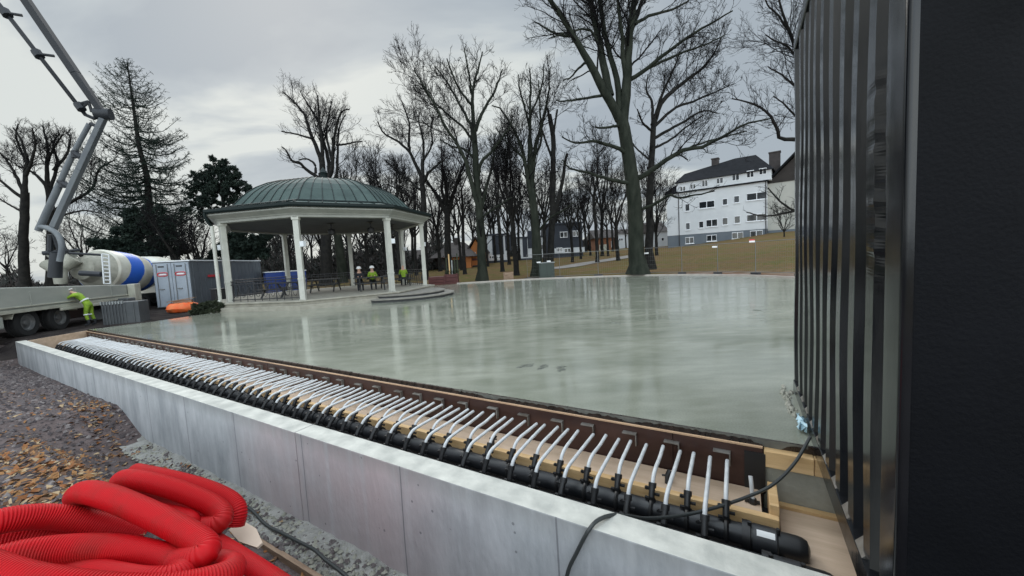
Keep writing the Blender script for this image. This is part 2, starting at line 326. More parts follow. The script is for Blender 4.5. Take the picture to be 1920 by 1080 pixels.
# ------------------------------------------------------------------ light
SUN_EL, SUN_AZ = R(34), R(-28)         # azimuth from +y towards -x is negative
w = bpy.data.worlds.new("World"); scene.world = w; w.use_nodes = True
def build_world():
    N = w.node_tree.nodes; L = w.node_tree.links; N.clear()
    out = N.new("ShaderNodeOutputWorld"); bg = N.new("ShaderNodeBackground"); bg.inputs[1].default_value = .1; L.new(bg.outputs[0], out.inputs[0])
    sky = N.new("ShaderNodeTexSky"); sky.sky_type = 'NISHITA'; sky.sun_disc = False; sky.sun_elevation = SUN_EL; sky.sun_rotation = SUN_AZ
    sky.air_density = 1; sky.dust_density = 2
    tc = N.new("ShaderNodeTexCoord"); sx = N.new("ShaderNodeSeparateXYZ"); L.new(tc.outputs["Generated"], sx.inputs[0])
    def m(op, a, b=None):
        n = N.new("ShaderNodeMath"); n.operation = op
        for i, v in enumerate((a, b)):
            if v is None: continue
            if isinstance(v, (int, float)): n.inputs[i].default_value = v
            else: L.new(v, n.inputs[i])
        return n.outputs[0]
    z = m('MAXIMUM', sx.outputs[2], 0.0); h = m('ADD', z, .22)
    cv = N.new("ShaderNodeCombineXYZ"); L.new(m('DIVIDE', sx.outputs[0], h), cv.inputs[0]); L.new(m('DIVIDE', sx.outputs[1], h), cv.inputs[1])
    mp = N.new("ShaderNodeMapping"); L.new(cv.outputs[0], mp.inputs[0]); mp.inputs["Rotation"].default_value = (0, 0, R(-35)); mp.inputs["Scale"].default_value = (.55, 1.25, 1); mp.inputs["Location"].default_value = (SKYX, SKYY, 0)
    n1 = N.new("ShaderNodeTexNoise"); n1.inputs["Scale"].default_value = 1.15; n1.inputs["Detail"].default_value = 6; n1.inputs["Roughness"].default_value = .52; n1.inputs["Distortion"].default_value = .35
    L.new(mp.outputs[0], n1.inputs["Vector"])
    # brighter gap in the overcast low to the left of the view
    g = np.array([-.58, .78, .36]); g = g/np.linalg.norm(g)
    dt = N.new("ShaderNodeVectorMath"); dt.operation = 'DOT_PRODUCT'; L.new(tc.outputs["Generated"], dt.inputs[0]); dt.inputs[1].default_value = tuple(g)
    gl = N.new("ShaderNodeMapRange"); gl.interpolation_type = 'SMOOTHSTEP'; L.new(dt.outputs["Value"], gl.inputs[0]); gl.inputs[1].default_value = .70; gl.inputs[2].default_value = 1.0; gl.inputs[3].default_value = -.06; gl.inputs[4].default_value = .20
    low = N.new("ShaderNodeMapRange"); low.interpolation_type = 'SMOOTHSTEP'; L.new(z, low.inputs[0]); low.inputs[1].default_value = .30; low.inputs[2].default_value = .04; low.inputs[3].default_value = 0; low.inputs[4].default_value = .16
    hi = N.new("ShaderNodeMapRange"); hi.interpolation_type = 'SMOOTHSTEP'; L.new(z, hi.inputs[0]); hi.inputs[1].default_value = .26; hi.inputs[2].default_value = .48; hi.inputs[3].default_value = 0; hi.inputs[4].default_value = -.17
    nn = m('ADD', m('MULTIPLY', m('SUBTRACT', n1.outputs["Fac"], .5), 2.9), .56)
    f = m('ADD', m('ADD', m('ADD', nn, gl.outputs[0]), low.outputs[0]), hi.outputs[0])
    rp = N.new("ShaderNodeValToRGB"); L.new(f, rp.inputs[0]); e = rp.color_ramp.elements
    e[0].position = .36; e[0].color = (.40, .455, .505, 1); e[1].position = .74; e[1].color = (.70, .74, .72, 1)
    k = e.new(.56); k.color = (.49, .545, .58, 1)
    # the unseen overcast overhead and behind is brighter than the low sky in view
    zz = N.new("ShaderNodeMapRange"); zz.interpolation_type = 'SMOOTHSTEP'; L.new(sx.outputs[2], zz.inputs[0]); zz.inputs[1].default_value = .52; zz.inputs[2].default_value = .95; zz.inputs[3].default_value = 1; zz.inputs[4].default_value = ZEN
    bk = N.new("ShaderNodeMapRange"); bk.interpolation_type = 'SMOOTHSTEP'; L.new(sx.outputs[1], bk.inputs[0]); bk.inputs[1].default_value = .1; bk.inputs[2].default_value = -.8; bk.inputs[3].default_value = 1; bk.inputs[4].default_value = BACK
    sc = m('MULTIPLY', m('MAXIMUM', zz.outputs[0], bk.outputs[0]), 10.0)
    vm = N.new("ShaderNodeVectorMath"); vm.operation = 'SCALE'; L.new(rp.outputs[0], vm.inputs[0]); L.new(sc, vm.inputs[3])
    mx = N.new("ShaderNodeMix"); mx.data_type = 'RGBA'; mx.inputs[0].default_value = .95; L.new(sky.outputs[0], mx.inputs[6]); L.new(vm.outputs[0], mx.inputs[7])
    L.new(mx.outputs[2], bg.inputs[0])
SKYX, SKYY, ZEN, BACK = 3.1, 1.7, 4.6, 4.6
build_world()
sd = bpy.data.lights.new("sun", 'SUN'); sd.energy = .9; sd.angle = R(25); sd.color = (1, .96, .90)
so = bpy.data.objects.new("sun", sd); C.objects.link(so)
sdir = Vector((math.sin(SUN_AZ)*math.cos(SUN_EL), math.cos(SUN_AZ)*math.cos(SUN_EL), math.sin(SUN_EL)))
so.rotation_euler = sdir.to_track_quat('Z', 'Y').to_euler()
scene.view_settings.view_transform = 'Standard'; scene.view_settings.look = 'None'; scene.view_settings.gamma = 1; scene.view_settings.exposure = 0
scene.cycles.use_denoising = True; scene.cycles.max_bounces = 6
# ------------------------------------------------------------------ terrain
rs = np.random.RandomState(7)
WV = [(rs.uniform(-1, 1, 2)*k, rs.uniform(0, 6.3), .9/k**.8) for k in (1.2, 1.9, 3.1, 4.5, 7, 11, 15, 22) for _ in range(3)]
def lumps(x, y): return sum(a*np.sin(kx[0]*x+kx[1]*y+p) for kx, p, a in WV)/6
SLAB = [st(-20.6, 4.02)[:2], (-14.6, 15.35), (-13.7, 18.2), (-14.2, 21.0), (-11.5, 25.5), (-7.5, 28.6), (-4.6, 30.0), (-2.4, 30.2), (1.7, 30.4), (5.7, 29.3), (9.2, 27.6), (11.9, 25.1), (13.4, 21.9), (14.0, 18.4), (13.6, 14), (11, 8), st(8, 4.02)[:2]]
SLAB = [np.array(p, float) for p in SLAB]
def inside(x, y, poly):
    r = np.zeros(x.shape, bool); n = len(poly)
    for i in range(n):
        a, b = poly[i], poly[(i+1) % n]
        c = ((a[1] > y) != (b[1] > y)) & (x < (b[0]-a[0])*(y-a[1])/(b[1]-a[1]+1e-12)+a[0]); r ^= c
    return r
cen = sum(SLAB)/len(SLAB); SHR = [cen+(p-cen)*.965 for p in SLAB]
def sstep(a, b, v):
    u = np.clip((v-a)/(b-a), 0, 1); return u*u*(3-2*u)
def gz(x, y):
    x = np.asarray(x, float); y = np.asarray(y, float)
    ra = x/np.maximum(y, 1.0)
    k = np.interp(ra, [-.5, -.35, -.18, -.05, .3, .41, .66, 1.2], [0, .005, .028, .036, .05, .052, .088, .11])
    y0 = np.interp(ra, [.4, .72], [30.5, 20.5]); dlt = np.clip(y-y0, 0, 75)
    z = -.06 + k*dlt*sstep(0, 6, dlt) + .03*lumps(x*.25, y*.25)*sstep(0, 5, dlt)
    s = x*ds[0]+y*ds[1]; t = x*nt[0]+y*nt[1]
    c = np.interp(s, [-30, -21, -18, -12, -8, -5, -3.2, 3], [-.10, -.12, .02, -.22, -.22, -.05, .10, .12])
    wl = np.interp(s, [-22, -19.5, -17, -10.2, -8.9, 8], [-.2, -.75, -.72, -.62, -1.05, -1.06])
    tA = np.interp(s, [-10, -8], [-.3, .82]); tB = np.interp(s, [-10, -8], [2.15, 1.55])
    m = c + (wl-c)*sstep(0, 1, (t-tA)/(tB-tA)) + .055*lumps(x, y)*np.where(s < -6.5, 1.3, .6)
    nearw = (1-sstep(2.3, 2.32, t))*sstep(-23, -20.5, s)
    z = z*(1-nearw)+m*nearw
    trench = (t > 2.31) & (t < 4.3) & (s > -20.2)
    z = np.where(trench, -1.3, z)
    z = np.where(inside(x, y, SHR), -.9, z)
    return z
def hit(px, py, y0=8, y1=150):
    ys = np.linspace(y0, y1, 1500); q = ray(px, py); X = q[0]/q[1]*ys; Z = CAMH+q[2]/q[1]*ys
    g = gz(X, ys); i = np.argmax(Z < g)
    return np.array([X[i], ys[i], g[i]])
def grid_mesh(name, X, Y, Z, m, keep=None, smooth=True):
    ny, nx = X.shape; idx = np.arange(nx*ny).reshape(ny, nx)
    f = np.stack([idx[:-1, :-1], idx[:-1, 1:], idx[1:, 1:], idx[1:, :-1]], -1).reshape(-1, 4)
    if keep is not None: f = f[keep.reshape(-1)]
    return np_mesh(name, np.stack([X, Y, Z], -1), f, m, smooth=smooth)
def axis(segs):
    out = []
    for a, b, st_ in segs: out += list(np.arange(a, b, st_))
    return np.array(out+[segs[-1][1]])
xs = axis([(-600, -120, 40), (-120, -40, 5), (-40, 45, .45), (45, 120, 3), (120, 600, 40)])
ys = axis([(-120, -20, 10), (-20, 42, .45), (42, 110, 2), (110, 260, 10), (260, 900, 60)])
X, Y = np.meshgrid(xs, ys); Z = gz(X, Y)
sc_ = X*ds[0]+Y*ds[1]; tc_ = X*nt[0]+Y*nt[1]
nearm = (sc_ > -22.3) & (sc_ < 7.3) & (tc_ > -4.3) & (tc_ < 2.2)
Z = np.where((sc_ > -23) & (sc_ < 8) & (tc_ > -5) & (tc_ < 2.3), Z-.02, Z)
kp = ~(nearm[:-1, :-1] & nearm[1:, :-1] & nearm[:-1, 1:] & nearm[1:, 1:])
g_ = kind(grid_mesh('ground', X, Y, Z, M['lawn'], kp), 'structure')
def attr(o, name, val):
    a = o.data.attributes.new(name, 'FLOAT', 'POINT'); a.data.foreach_set("value", np.asarray(val, np.float32).ravel())
attr(g_, "bare", (1-sstep(-13, -10, X+.1*lumps(X, Y)*8))*(1-sstep(26, 34, Y)))
ra_ = X/np.maximum(Y, 1); attr(g_, "dug", sstep(.36, .52, ra_)*(1-sstep(2.0, 5.5, Y-np.interp(ra_, [.4, .72], [27.5, 19]) + .8*lumps(X, Y))))
S_, T_ = np.meshgrid(np.arange(-23, 8, .09), np.arange(-5, 2.36, .07))
Xn = S_*ds[0]+T_*nt[0]; Yn = S_*ds[1]+T_*nt[1]; Zn = gz(Xn, Yn)
T2 = np.minimum(T_, 2.29); Zn = gz(S_*ds[0]+T2*nt[0], S_*ds[1]+T2*nt[1])
kind(grid_mesh('dirt_ground', Xn, Yn, Zn, M['dirt']), 'structure')
# slab
def poly_extrude(name, poly, z0, z1, m):
    return MB().prism([tuple(p) for p in poly], z0, z1).build(name, m)
sl = kind(poly_extrude('concrete_floor', SLAB, -.95, 0, M['slab']), 'structure')
# kerb round the far side of the floor
def ribbon(name, pts, wdt, z0, z1, m):
    pts = [np.array(p[:2], float) for p in pts]; mb = MB(); L_, R_ = [], []
    for i, p in enumerate(pts):
        d_ = pts[min(i+1, len(pts)-1)]-pts[max(i-1, 0)]; d_ = d_/np.linalg.norm(d_); n_ = np.array([-d_[1], d_[0]])
        L_.append(p+n_*wdt/2); R_.append(p-n_*wdt/2)
    n = len(pts)
    vs = [(*p, z0) for p in L_]+[(*p, z0) for p in R_]+[(*p, z1) for p in L_]+[(*p, z1) for p in R_]
    fs = []
    for i in range(n-1):
        fs += [(2*n+i, 3*n+i, 3*n+i+1, 2*n+i+1), (i, 2*n+i, 2*n+i+1, i+1), (n+i, n+i+1, 3*n+i+1, 3*n+i)]
    fs += [(0, n, 3*n, 2*n), (n-1, 3*n-1, 4*n-1, 2*n-1)]
    return mb.add(vs, fs).build(name, m)
kp_ = spline([(-4.3, 30.25), (-2.4, 30.4), (1.7, 30.6), (5.7, 29.5), (9.25, 27.8), (12.0, 25.25), (13.55, 21.95), (14.15, 18.4), (13.7, 14)], 6)
kind(ribbon('kerb', kp_, .16, -.3, .07, M['kerb']), 'structure')
# ------------------------------------------------------------------ retaining wall, trench, pipes (local x = s, y = t)
def sthing(name, label, cat, group=None, loc=(0, 0, 0)):
    return thing(name, label, cat, tuple(st(*loc)), AX, group)
wl_ = sthing('concrete_wall', 'long low grey cast concrete wall with pink stained panels and a pale top, along the pipe trench', 'wall')
MB().box((-19.6, 2.22, -1.35), (-4.19, 2.44, 0)).box((-4.175, 2.22, -1.35), (3.2, 2.44, .004)).build('wall_face', M['wall'], wl_, bevel=.008)
rng = random.Random(3)
fx = np.arange(-9.2, 3.2, .07); ft = np.array([1.84, 1.90, 1.98, 2.06, 2.14, 2.23])
FX, FT = np.meshgrid(fx, ft); FZ = -1.02+.012*np.array([[rng.uniform(-1, 1) for _ in fx] for _ in ft])+.02*np.sin(FX*2.1+FT*9)*np.sin(FX*5.3); FZ[0] -= .09; FZ[-1] += .02
o = grid_mesh('footing', FX, FT, FZ, mat('rough_concrete', (.20, .195, .18), .9, (.32, .315, .295), 7, bump=.9, bscale=30)); o.parent = wl_
eb = MB(); q = [(-19.6, 2.44), (-19.62, 2.40), (-20.55, 3.93), (-20.52, 3.97)]
eb.prism([(-19.6, 2.45), (-20.5, 3.93), (-20.46, 3.95), (-19.56, 2.47)], -.6, -.02)
e_ = sthing('end_board', 'pale plywood board closing the far end of the pipe trench', 'board'); eb.build('board', M['ply'], e_)
# trench bed
tb = MB().box((-20.3, 2.44, -.72), (2.5, 3.98, -.60)); o = tb.build('trench_bed', M['rubber']); o.location = tuple(st(0, 0)); o.rotation_euler = (0, 0, AX); kind(o, 'structure')
fl = sthing('plywood_strip', 'long strip of tan plywood laid behind the black pipes under the white pipe ends', 'plywood')
MB().box((-20.0, 3.50, -.50), (-9, 3.90, -.43)).box((-8.995, 3.50, -.50), (-2.2, 3.90, -.431)).box((-2.19, 3.50, -.50), (.12, 3.90, -.428)).build('sheet', M['ply'], fl)
MB().box((-20.0, 3.43, -.58), (-6.4, 3.498, -.385)).box((-6.39, 3.43, -.58), (-1.6, 3.498, -.38)).box((-1.59, 3.43, -.58), (.23, 3.498, -.383)).build('edge_batten', M['timber'], fl, bevel=.004)
# formwork
fw_ = sthing('formwork', 'long dark brown formwork board with steel brackets holding the edge of the wet concrete', 'formwork')
b_ = MB()
for i, a in enumerate(np.arange(-20.6, .12, 2.5)): b_.box((a, 3.915+.002*(i % 2), -.60), (min(a+2.494, .14), 3.945, -.05-.003*(i % 2)))
b_.build('board', M['phenolic'], fw_)
u_ = MB()
for i, a in enumerate(np.arange(-20.6, .6, 2.5)): u_.box((a, 3.985, -.2), (min(a+2.496, .62), 4.012, .006+.004*(i % 2)))
u_.build('upper_board', M['wetboard'], fw_)
MB().box((-20.6, 3.912, -.049), (.14, 3.934, -.034)).build('ledge', M['ledge'], fw_)
MB().box((-20.6, 3.9345, -.052), (.14, 3.984, -.038)).build('inner_ledge', M['wetboard'], fw_)
for i, s in enumerate(np.arange(-20.0, .1, .43)):
    mb = MB(); s += rng.uniform(-.05, .05); z = -.10-rng.uniform(0, .025)
    mb.box((s, 3.86, z-.012), (s+.14, 3.914, z)); mb.box((s+.128, 3.872, z-.13), (s+.14, 3.913, z-.012))
    mb.build('bracket', M['steel'], fw_)
p_ = MB().box((.0, 3.895, -.45), (.16, 3.913, -.09)); p_.build('end_plate', M['black'], fw_)
# slurry over the boards
rr = random.Random(9); sx_ = np.arange(-3.4, .5, .03); dp = [max(.012, .02+.06*max(0, math.sin(x*7.3)*math.sin(x*3.1+1))**2+rr.uniform(-.008, .012)) for x in sx_]
vs = [(x, 3.980, .012) for x in sx_]+[(x, 3.9815, .012-h) for x, h in zip(sx_, dp)]; k_ = len(sx_)
MB().add(vs, [(i, i+1, k_+i+1, k_+i) for i in range(k_-1)]).build('slurry', mat('wet_slurry', (.10, .10, .09), .4, (.16, .16, .14), 8), fw_)
# timber pieces by the container
tm = sthing('timber_beam', 'yellow timber beam under the corner of the black container', 'beam')
MB().box((.15, 3.90, -.205), (.50, 4.005, -.06)).box((.505, 3.92, -.215), (2.4, 4.01, -.065)).build('beam', M['timber'], tm, bevel=.005)
cbk = sthing('concrete_block', 'grey concrete face below the yellow timber beam at the end of the trench', 'block')
MB().box((.15, 3.93, -.62), (2.6, 4.015, -.207)).build('block', M['cement'], cbk, bevel=.01)
ps = sthing('plywood_sheet', 'large tan plywood sheet lying at the trench end beside the black container', 'plywood')
MB().box((.245, 2.50, -.56), (2.4, 3.86, -.53)).build('sheet', M['ply'], ps, bevel=.003)
MB().box((.20, 3.865, -.56), (1.6, 3.925, -.505)).build('back_batten', M['timber'], ps, bevel=.003)
MB().box((.17, 3.50, -.54), (.235, 3.86, -.31)).build('side_batten', M['timber'], ps, bevel=.004)
# black headers
hd = []
for nm, tt, zz, lab, e in (('front', 3.02, -.50, 'black plastic header pipe nearest the concrete wall, carrying the lower row of white pipes', .12),
                        ('rear', 3.28, -.47, 'black plastic header pipe beside the tan plywood, carrying the upper row of white pipes', .0)):
    h = sthing('header_pipe', lab, 'pipe', loc=(0, tt, zz)); r = .078
    MB().tube([(x, 0, 0) for x in np.linspace(-19.4, e, 60)], r, 16).build('pipe', M['hdpe'], h, smooth=True)
    Mx = rotM('Y', R(90), (e, 0, 0))
    MB().lathe([(.06, -.02), (.108, -.02), (.108, .035), (.095, .04), (.095, .05)], 20, Mx).build('flange', M['black'], h, smooth=True)
    MB().lathe([(.05, .05), (.096, .05), (.099, .06), (.099, .20), (.09, .21), (.05, .21)], 20, Mx).build('coupler', M['hdpe'], h, smooth=True)
    MB().lathe([(.05, .21), (.088, .21), (.088, .33), (.082, .36), (.07, .385), (.03, .40)], 20, Mx).build('end_cap', M['black'], h, smooth=True)
    MB().add([(e+.075, -.101*math.cos(a), .101*math.sin(a)) for a in (.75, .9, 1.05, 1.2)]+[(e+.19, -.101*math.cos(a), .101*math.sin(a)) for a in (.75, .9, 1.05, 1.2)],
             [(i, i+1, i+5, i+4) for i in range(3)]).build('label_sticker', M['sticker'], h)
    for k in range(-1, 2, 2): MB().tube([(e+.03+.09*(k+1), -.02, .09), (e+.03+.09*(k+1), -.02, .128)], .014, 8).build('terminal', M['black'], h)
# white pipes: two rows, one design each, with their black saddle fitting
def pipe_kind(row, seed):
    rg = random.Random(seed); t0, z0 = (3.02, -.50) if row == 0 else (3.28, -.47)
    r = thing('coolant_pipe', 'white plastic pipe curving up from a black fitting on the front header pipe' if row == 0 else
              'white plastic pipe curving up from a black fitting on the rear header pipe', 'pipe', (0, 0, 0), AX,
              'white pipes of the front row in the trench' if row == 0 else 'white pipes of the rear row in the trench')
    top = .215 if row == 0 else .20
    lean = rg.uniform(.05, .09); jx = rg.uniform(-.006, .006)
    f = MB(); prof = [(.079, .026), (.084, .022)]
    f.tube([(jx, .083*math.sin(a), .083*math.cos(a)) for a in np.linspace(-2.2, 2.2, 15)], [.018]*15, 6)
    f.lathe([(.034, .07), (.036, .085), (.026, .067), (.026, .115)], 12)
    f.tube([(0, 0, .11), (0, lean*.3, .15), (0, lean, top)], [.026, .025, .028], 12)
    f.tube([(0, lean*.75, top-.03), (0, lean*1.02, top+.005)], .033, 12)
    c = f; c.box((-.06, lean*.55-.012, top-.045), (-.018, lean*.55+.012, top-.025)).box((.02, lean*.4-.01, top-.08), (.062, lean*.4+.012, top-.064)).box((-.055, .0-.012, .088), (-.02, .012, .104))
    c.tube([(-.045, lean*.55, top-.05), (-.045, lean*.55, top-.02)], .009, 6)
    f.build('fitting', M['black'], r, smooth=True)
    yend = 3.86-t0; zend = -.185-z0
    pts = spline([(0, lean*.9, top-.02), (0, lean+.04, top+.035), (jx, lean+.14, top+.068), (jx*2, yend*.66, zend-.016+rg.uniform(-.008, .008)), (jx*2.5, yend, zend+rg.uniform(-.015, .015))], 6)
    MB().tube(pts, .0175, 10).build('tube', M['pex'], r, smooth=True)
    return r, t0, z0
kinds = [[pipe_kind(0, i) for i in range(4)], [pipe_kind(1, 10+i) for i in range(4)]]
used = set(); pr = random.Random(5)
NP = 138
for i in range(NP):
    row = i % 2; s = -.13-.142*i+pr.uniform(-.014, .014) if row else -.13-.142*i+pr.uniform(-.014, .014)
    row = 1-row if True else row
    k = pr.randrange(4); r, t0, z0 = kinds[row][k]
    o = r if (row, k) not in used else dup(r)
    used.add((row, k)); o.location = tuple(st(s, t0, z0)); o.rotation_euler = (0, 0, AX+pr.uniform(-.035, .035))
    if i == 0: first_ = o
    if i == 1: second_ = o
for i, o in ((0, first_), (1, second_)):
    if i == 0: o["label"] = 'white pipe nearest the black container, first of the rear row'; del o["group"]
    if i == 1: o["label"] = 'white pipe nearest the black container, first of the front row'; del o["group"]
# short stub behind the last pipe
sb = sthing('pipe_stub', 'short white pipe stub with black clamp standing on the tan plywood by the corner batten', 'pipe', loc=(.06, 3.66, -.43))
MB().tube([(0, 0, .03), (-.005, .01, .10), (-.015, .06, .21)], .017, 10).build('tube', M['pex'], sb, smooth=True)
MB().lathe([(.03, 0), (.032, .03), (.024, .05)], 10).box((-.06, -.012, .01), (.05, .012, .03)).build('clamp', M['black'], sb)
for lab, s, t in (('capped black valve stub on the tan plywood, behind the white pipes, left of centre', -2.55, 3.60), ('capped black valve stub on the tan plywood nearest the container', -.62, 3.66)):
    v = sthing('valve_stub', lab, 'valve', loc=(s, t, -.43)); MB().tube([(0, 0, 0), (0, .02, .07), (.02, .05, .10)], [.024, .022, .03], 10).build('body', M['black'], v, smooth=True)
    MB().tube([(-.05, .02, .06), (.05, .02, .07)], .01, 6).build('lever', M['black'], v)
# ------------------------------------------------------------------ black container
ct = sthing('shipping_container', 'tall black corrugated steel container at the right edge of the concrete floor', 'container', loc=(.52, 0, 0))
T0, T1, ZB, ZT = 2.005, 5.56, .02, 3.98
prof = [(0.0, T0), (0.0, T0+.215)]; t = T0+.215
prof += [(.035, t+.012)]; t += .012
while t < T1-.38:
    prof += [(.035, t+.12), (0, t+.165), (0, t+.285), (.035, t+.33)]; t += .33
prof += [(.035, T1-.09), (0, T1-.075), (0, T1)]
zs = np.concatenate([np.linspace(ZB+.10, ZT-.10, 260)])
PX = np.array([p[0] for p in prof]); PT = np.array([p[1] for p in prof])
VX = np.tile(PX, (len(zs), 1)); VT = np.tile(PT, (len(zs), 1)); VZ = np.repeat(zs[:, None], len(PX), 1)
rg = np.random.RandomState(4)
# knocked and crumpled rib next to the corner post
bl = np.exp(-((VT-2.36)/.12)**2)*sstep(1.45, 1.75, VZ)*(1-sstep(2.35, 2.7, VZ)); nz_ = np.sin(VZ*31+VT*40)+.7*np.sin(VZ*57-VT*23+1)+.5*np.sin(VZ*83+2); VX += bl*(.0022*nz_+.004); VT += bl*.002*np.sin(VZ*44+VX*90)
VX += .004*np.sin(VZ*1.7+VT*3)+.003*np.sin(VZ*4.1-VT*2)
idx = np.arange(VX.size).reshape(VX.shape); fcs = np.stack([idx[:-1, :-1], idx[1:, :-1], idx[1:, 1:], idx[:-1, 1:]], -1).reshape(-1, 4)
sw = np_mesh('side_wall', np.stack([VX, VT, VZ], -1), fcs, M['cont'], ct)
MB().box((-.012, T0+.03, ZT-.102), (.08, T1, ZT)).build('top_rail', M['cont'], ct, bevel=.01)
br = MB().box((-.01, T0+.02, ZB-.06), (.08, T1, ZB+.102)); br.build('bottom_rail', M['cont'], ct, bevel=.006)
for i, t in enumerate(np.arange(T0+.47, T1-.3, .33)):
    MB().add([(-.008, t, ZB+.102), (.034, t, ZB+.102), (-.008, t+.14, ZB+.102), (.034, t+.14, ZB+.102), (.034, t, ZB+.15), (.034, t+.14, ZB+.15)], [(0, 2, 3, 1), (0, 1, 4), (2, 5, 3), (0, 4, 5, 2), (1, 3, 5, 4)]).build('gusset', M['steel'], ct)
cp = MB(); ag = np.linspace(0, math.pi/2, 7)
poly = [(.028, T0-.006), (.028, T0+.19), (-.006, T0+.19)]+[(-.006+.022*(1-math.cos(a)), T0-.006+.022*(1-math.sin(a))) for a in ag]
cp.prism(poly, ZB-.06, ZT+.02); cp.build('corner_post', M['cont'], ct, smooth=True)
ex = np.linspace(.02, 3.2, 60); ez = np.linspace(ZB-.06, ZT, 60); EX, EZ = np.meshgrid(ex, ez)
ET = np.full(EX.shape, T0-.005)+.008*np.sin(EX*2.2+EZ)*np.sin(EZ*1.3)
ET += -.035*np.exp(-((EX-.32)/.12)**2-((EZ-2.62)/.18)**2)+.03*np.exp(-((EX-.42)/.14)**2-((EZ-2.45)/.12)**2)
fcs = np.arange(EX.size).reshape(EX.shape); fcs = np.stack([fcs[:-1, :-1], fcs[:-1, 1:], fcs[1:, 1:], fcs[1:, :-1]], -1).reshape(-1, 4)
np_mesh('end_wall', np.stack([EX, ET, EZ], -1), fcs, M['cont_end'], ct, smooth=True)
MB().box((.06, T0+.02, ZT-.04), (3.2, T1, ZT-.005)).build('roof_panel', M['cont'], ct)
MB().box((.06, T1-.06, ZB), (3.2, T1-.002, ZT-.05)).box((3.14, T0+.02, ZB), (3.2, T1-.07, ZT-.05)).box((.1, T0+.03, ZB-.05), (3.1, T1-.08, ZB+.02)).build('back_wall', M['cont_end'], ct)
bf = thing('plastic_film', 'crumpled pale blue plastic film at the foot of the black container', 'plastic film', tuple(st(.47, 4.42, 0)), AX)
rr = random.Random(2); mb = MB(); n = 9
vs = [(rr.uniform(-.02, .02)-.03+.06*(i/n), j*.05-.18+rr.uniform(-.03, .03), .02+.09*rr.random()*(1 if 0 < i < n-1 else .3)) for i in range(n) for j in range(7)]
mb.add(vs, [(i*7+j, i*7+j+1, i*7+j+8, i*7+j+7) for i in range(n-1) for j in range(6)]); o = mb.build('film', M['bluefilm'], bf)
sl_ = o.modifiers.new('solid', 'SOLIDIFY'); sl_.thickness = .003
# heap of slurry against the container foot
sp = thing('cement_spatter', 'grey cement spatter heaped against the foot of the black container', 'cement', tuple(st(.42, 5.1, 0)), AX)
mb = MB(); rr = random.Random(8)
for i in range(34):
    c = (rr.uniform(-.03, .06), rr.uniform(-.55, .6), 0); r = rr.uniform(.012, .032)
    mb.add([(c[0]+r*rr.uniform(.6, 1.2)*math.cos(a)*math.cos(b), c[1]+r*1.6*math.sin(a)*math.cos(b), max(0, r*rr.uniform(.7, 1.2)*math.sin(b))) for b in (0, .5, 1.1, 1.5) for a in np.linspace(0, 5.6, 8)],
           [(k*8+j, k*8+(j+1) % 8, k*8+8+(j+1) % 8, k*8+8+j) for k in range(3) for j in range(8)]+[tuple(range(24, 32))])
mb.build('lumps', M['cement'], sp, smooth=True)
# cable over the trench
cpts = [on_t(1519, 826, 4.0)+[0, 0, .03]]+[on_t(x, y, t) for x, y, t in ((1490, 868, 3.8), (1450, 908, 3.6), (1400, 932, 3.45), (1340, 952, 3.25), (1280, 966, 3.05), (1215, 972, 2.75), (1175, 967, 2.52), (1148, 966, 2.40), (1122, 975, 2.28), (1104, 994, 2.195), (1082, 1035, 2.185), (1063, 1080, 2.185))]
cpts.append(cpts[-1]+np.array([-.05, .02, -.35]))
tag(MB().tube(spline(cpts, 7), .013, 8).build('power_cable', M['cable'], smooth=True), 'dark cable hanging across the white pipes and over the concrete wall', 'cable')
# ------------------------------------------------------------------ foreground: hoses, board, cable, leaves
def hose(mb, pts, r=.070, pitch=.0135, off=(0, 0, 0)):
    P = np.array(spline([np.array(at(*p)) for p in pts], 14));
    for _ in range(30): P[1:-1] = .25*P[:-2]+.5*P[1:-1]+.25*P[2:]
    d_ = np.r_[0, np.cumsum(np.linalg.norm(np.diff(P, axis=0), axis=1))]
    n = int(d_[-1]/pitch)*4; u = np.repeat(np.arange(n//4)*pitch, 4)+np.tile(np.array([0, .5, .62, .88])*pitch, n//4); Q = np.stack([np.interp(u, d_, P[:, i]) for i in range(3)], -1)
    mb.tube(Q, [r if i % 4 < 2 else r*.915 for i in range(n)], 26)
mb = MB()
hose(mb, [(440, 985, 2.80), (446, 958, 2.84), (428, 936, 2.88), (380, 915, 2.88), (310, 897, 2.88), (250, 885, 2.95)], .067)
hose(mb, [(360, 990, 2.60), (405, 985, 2.55), (418, 968, 2.60), (400, 948, 2.66), (350, 925, 2.68), (290, 906, 2.70), (240, 897, 2.76), (226, 903, 2.86), (240, 925, 2.92), (300, 945, 2.86), (360, 962, 2.80), (410, 985, 2.72)], .067)
hose(mb, [(330, 1055, 2.0), (372, 1046, 1.98), (388, 1030, 2.02), (365, 1008, 2.08), (310, 978, 2.16), (250, 950, 2.24), (195, 928, 2.32), (155, 922, 2.42), (145, 935, 2.54), (180, 950, 2.60), (250, 957, 2.62), (320, 967, 2.60), (352, 978, 2.56), (350, 990, 2.48)])
hose(mb, [(-70, 1015, 2.0), (-25, 985, 2.05), (30, 972, 2.14), (100, 968, 2.26), (180, 982, 2.36), (260, 1000, 2.42), (330, 1020, 2.44), (390, 1040, 2.42), (420, 1066, 2.3)])
hose(mb, [(-70, 1030, 2.1), (-10, 1012, 2.16), (60, 1003, 2.24), (130, 1008, 2.32), (210, 1022, 2.36), (280, 1036, 2.36)], .067)
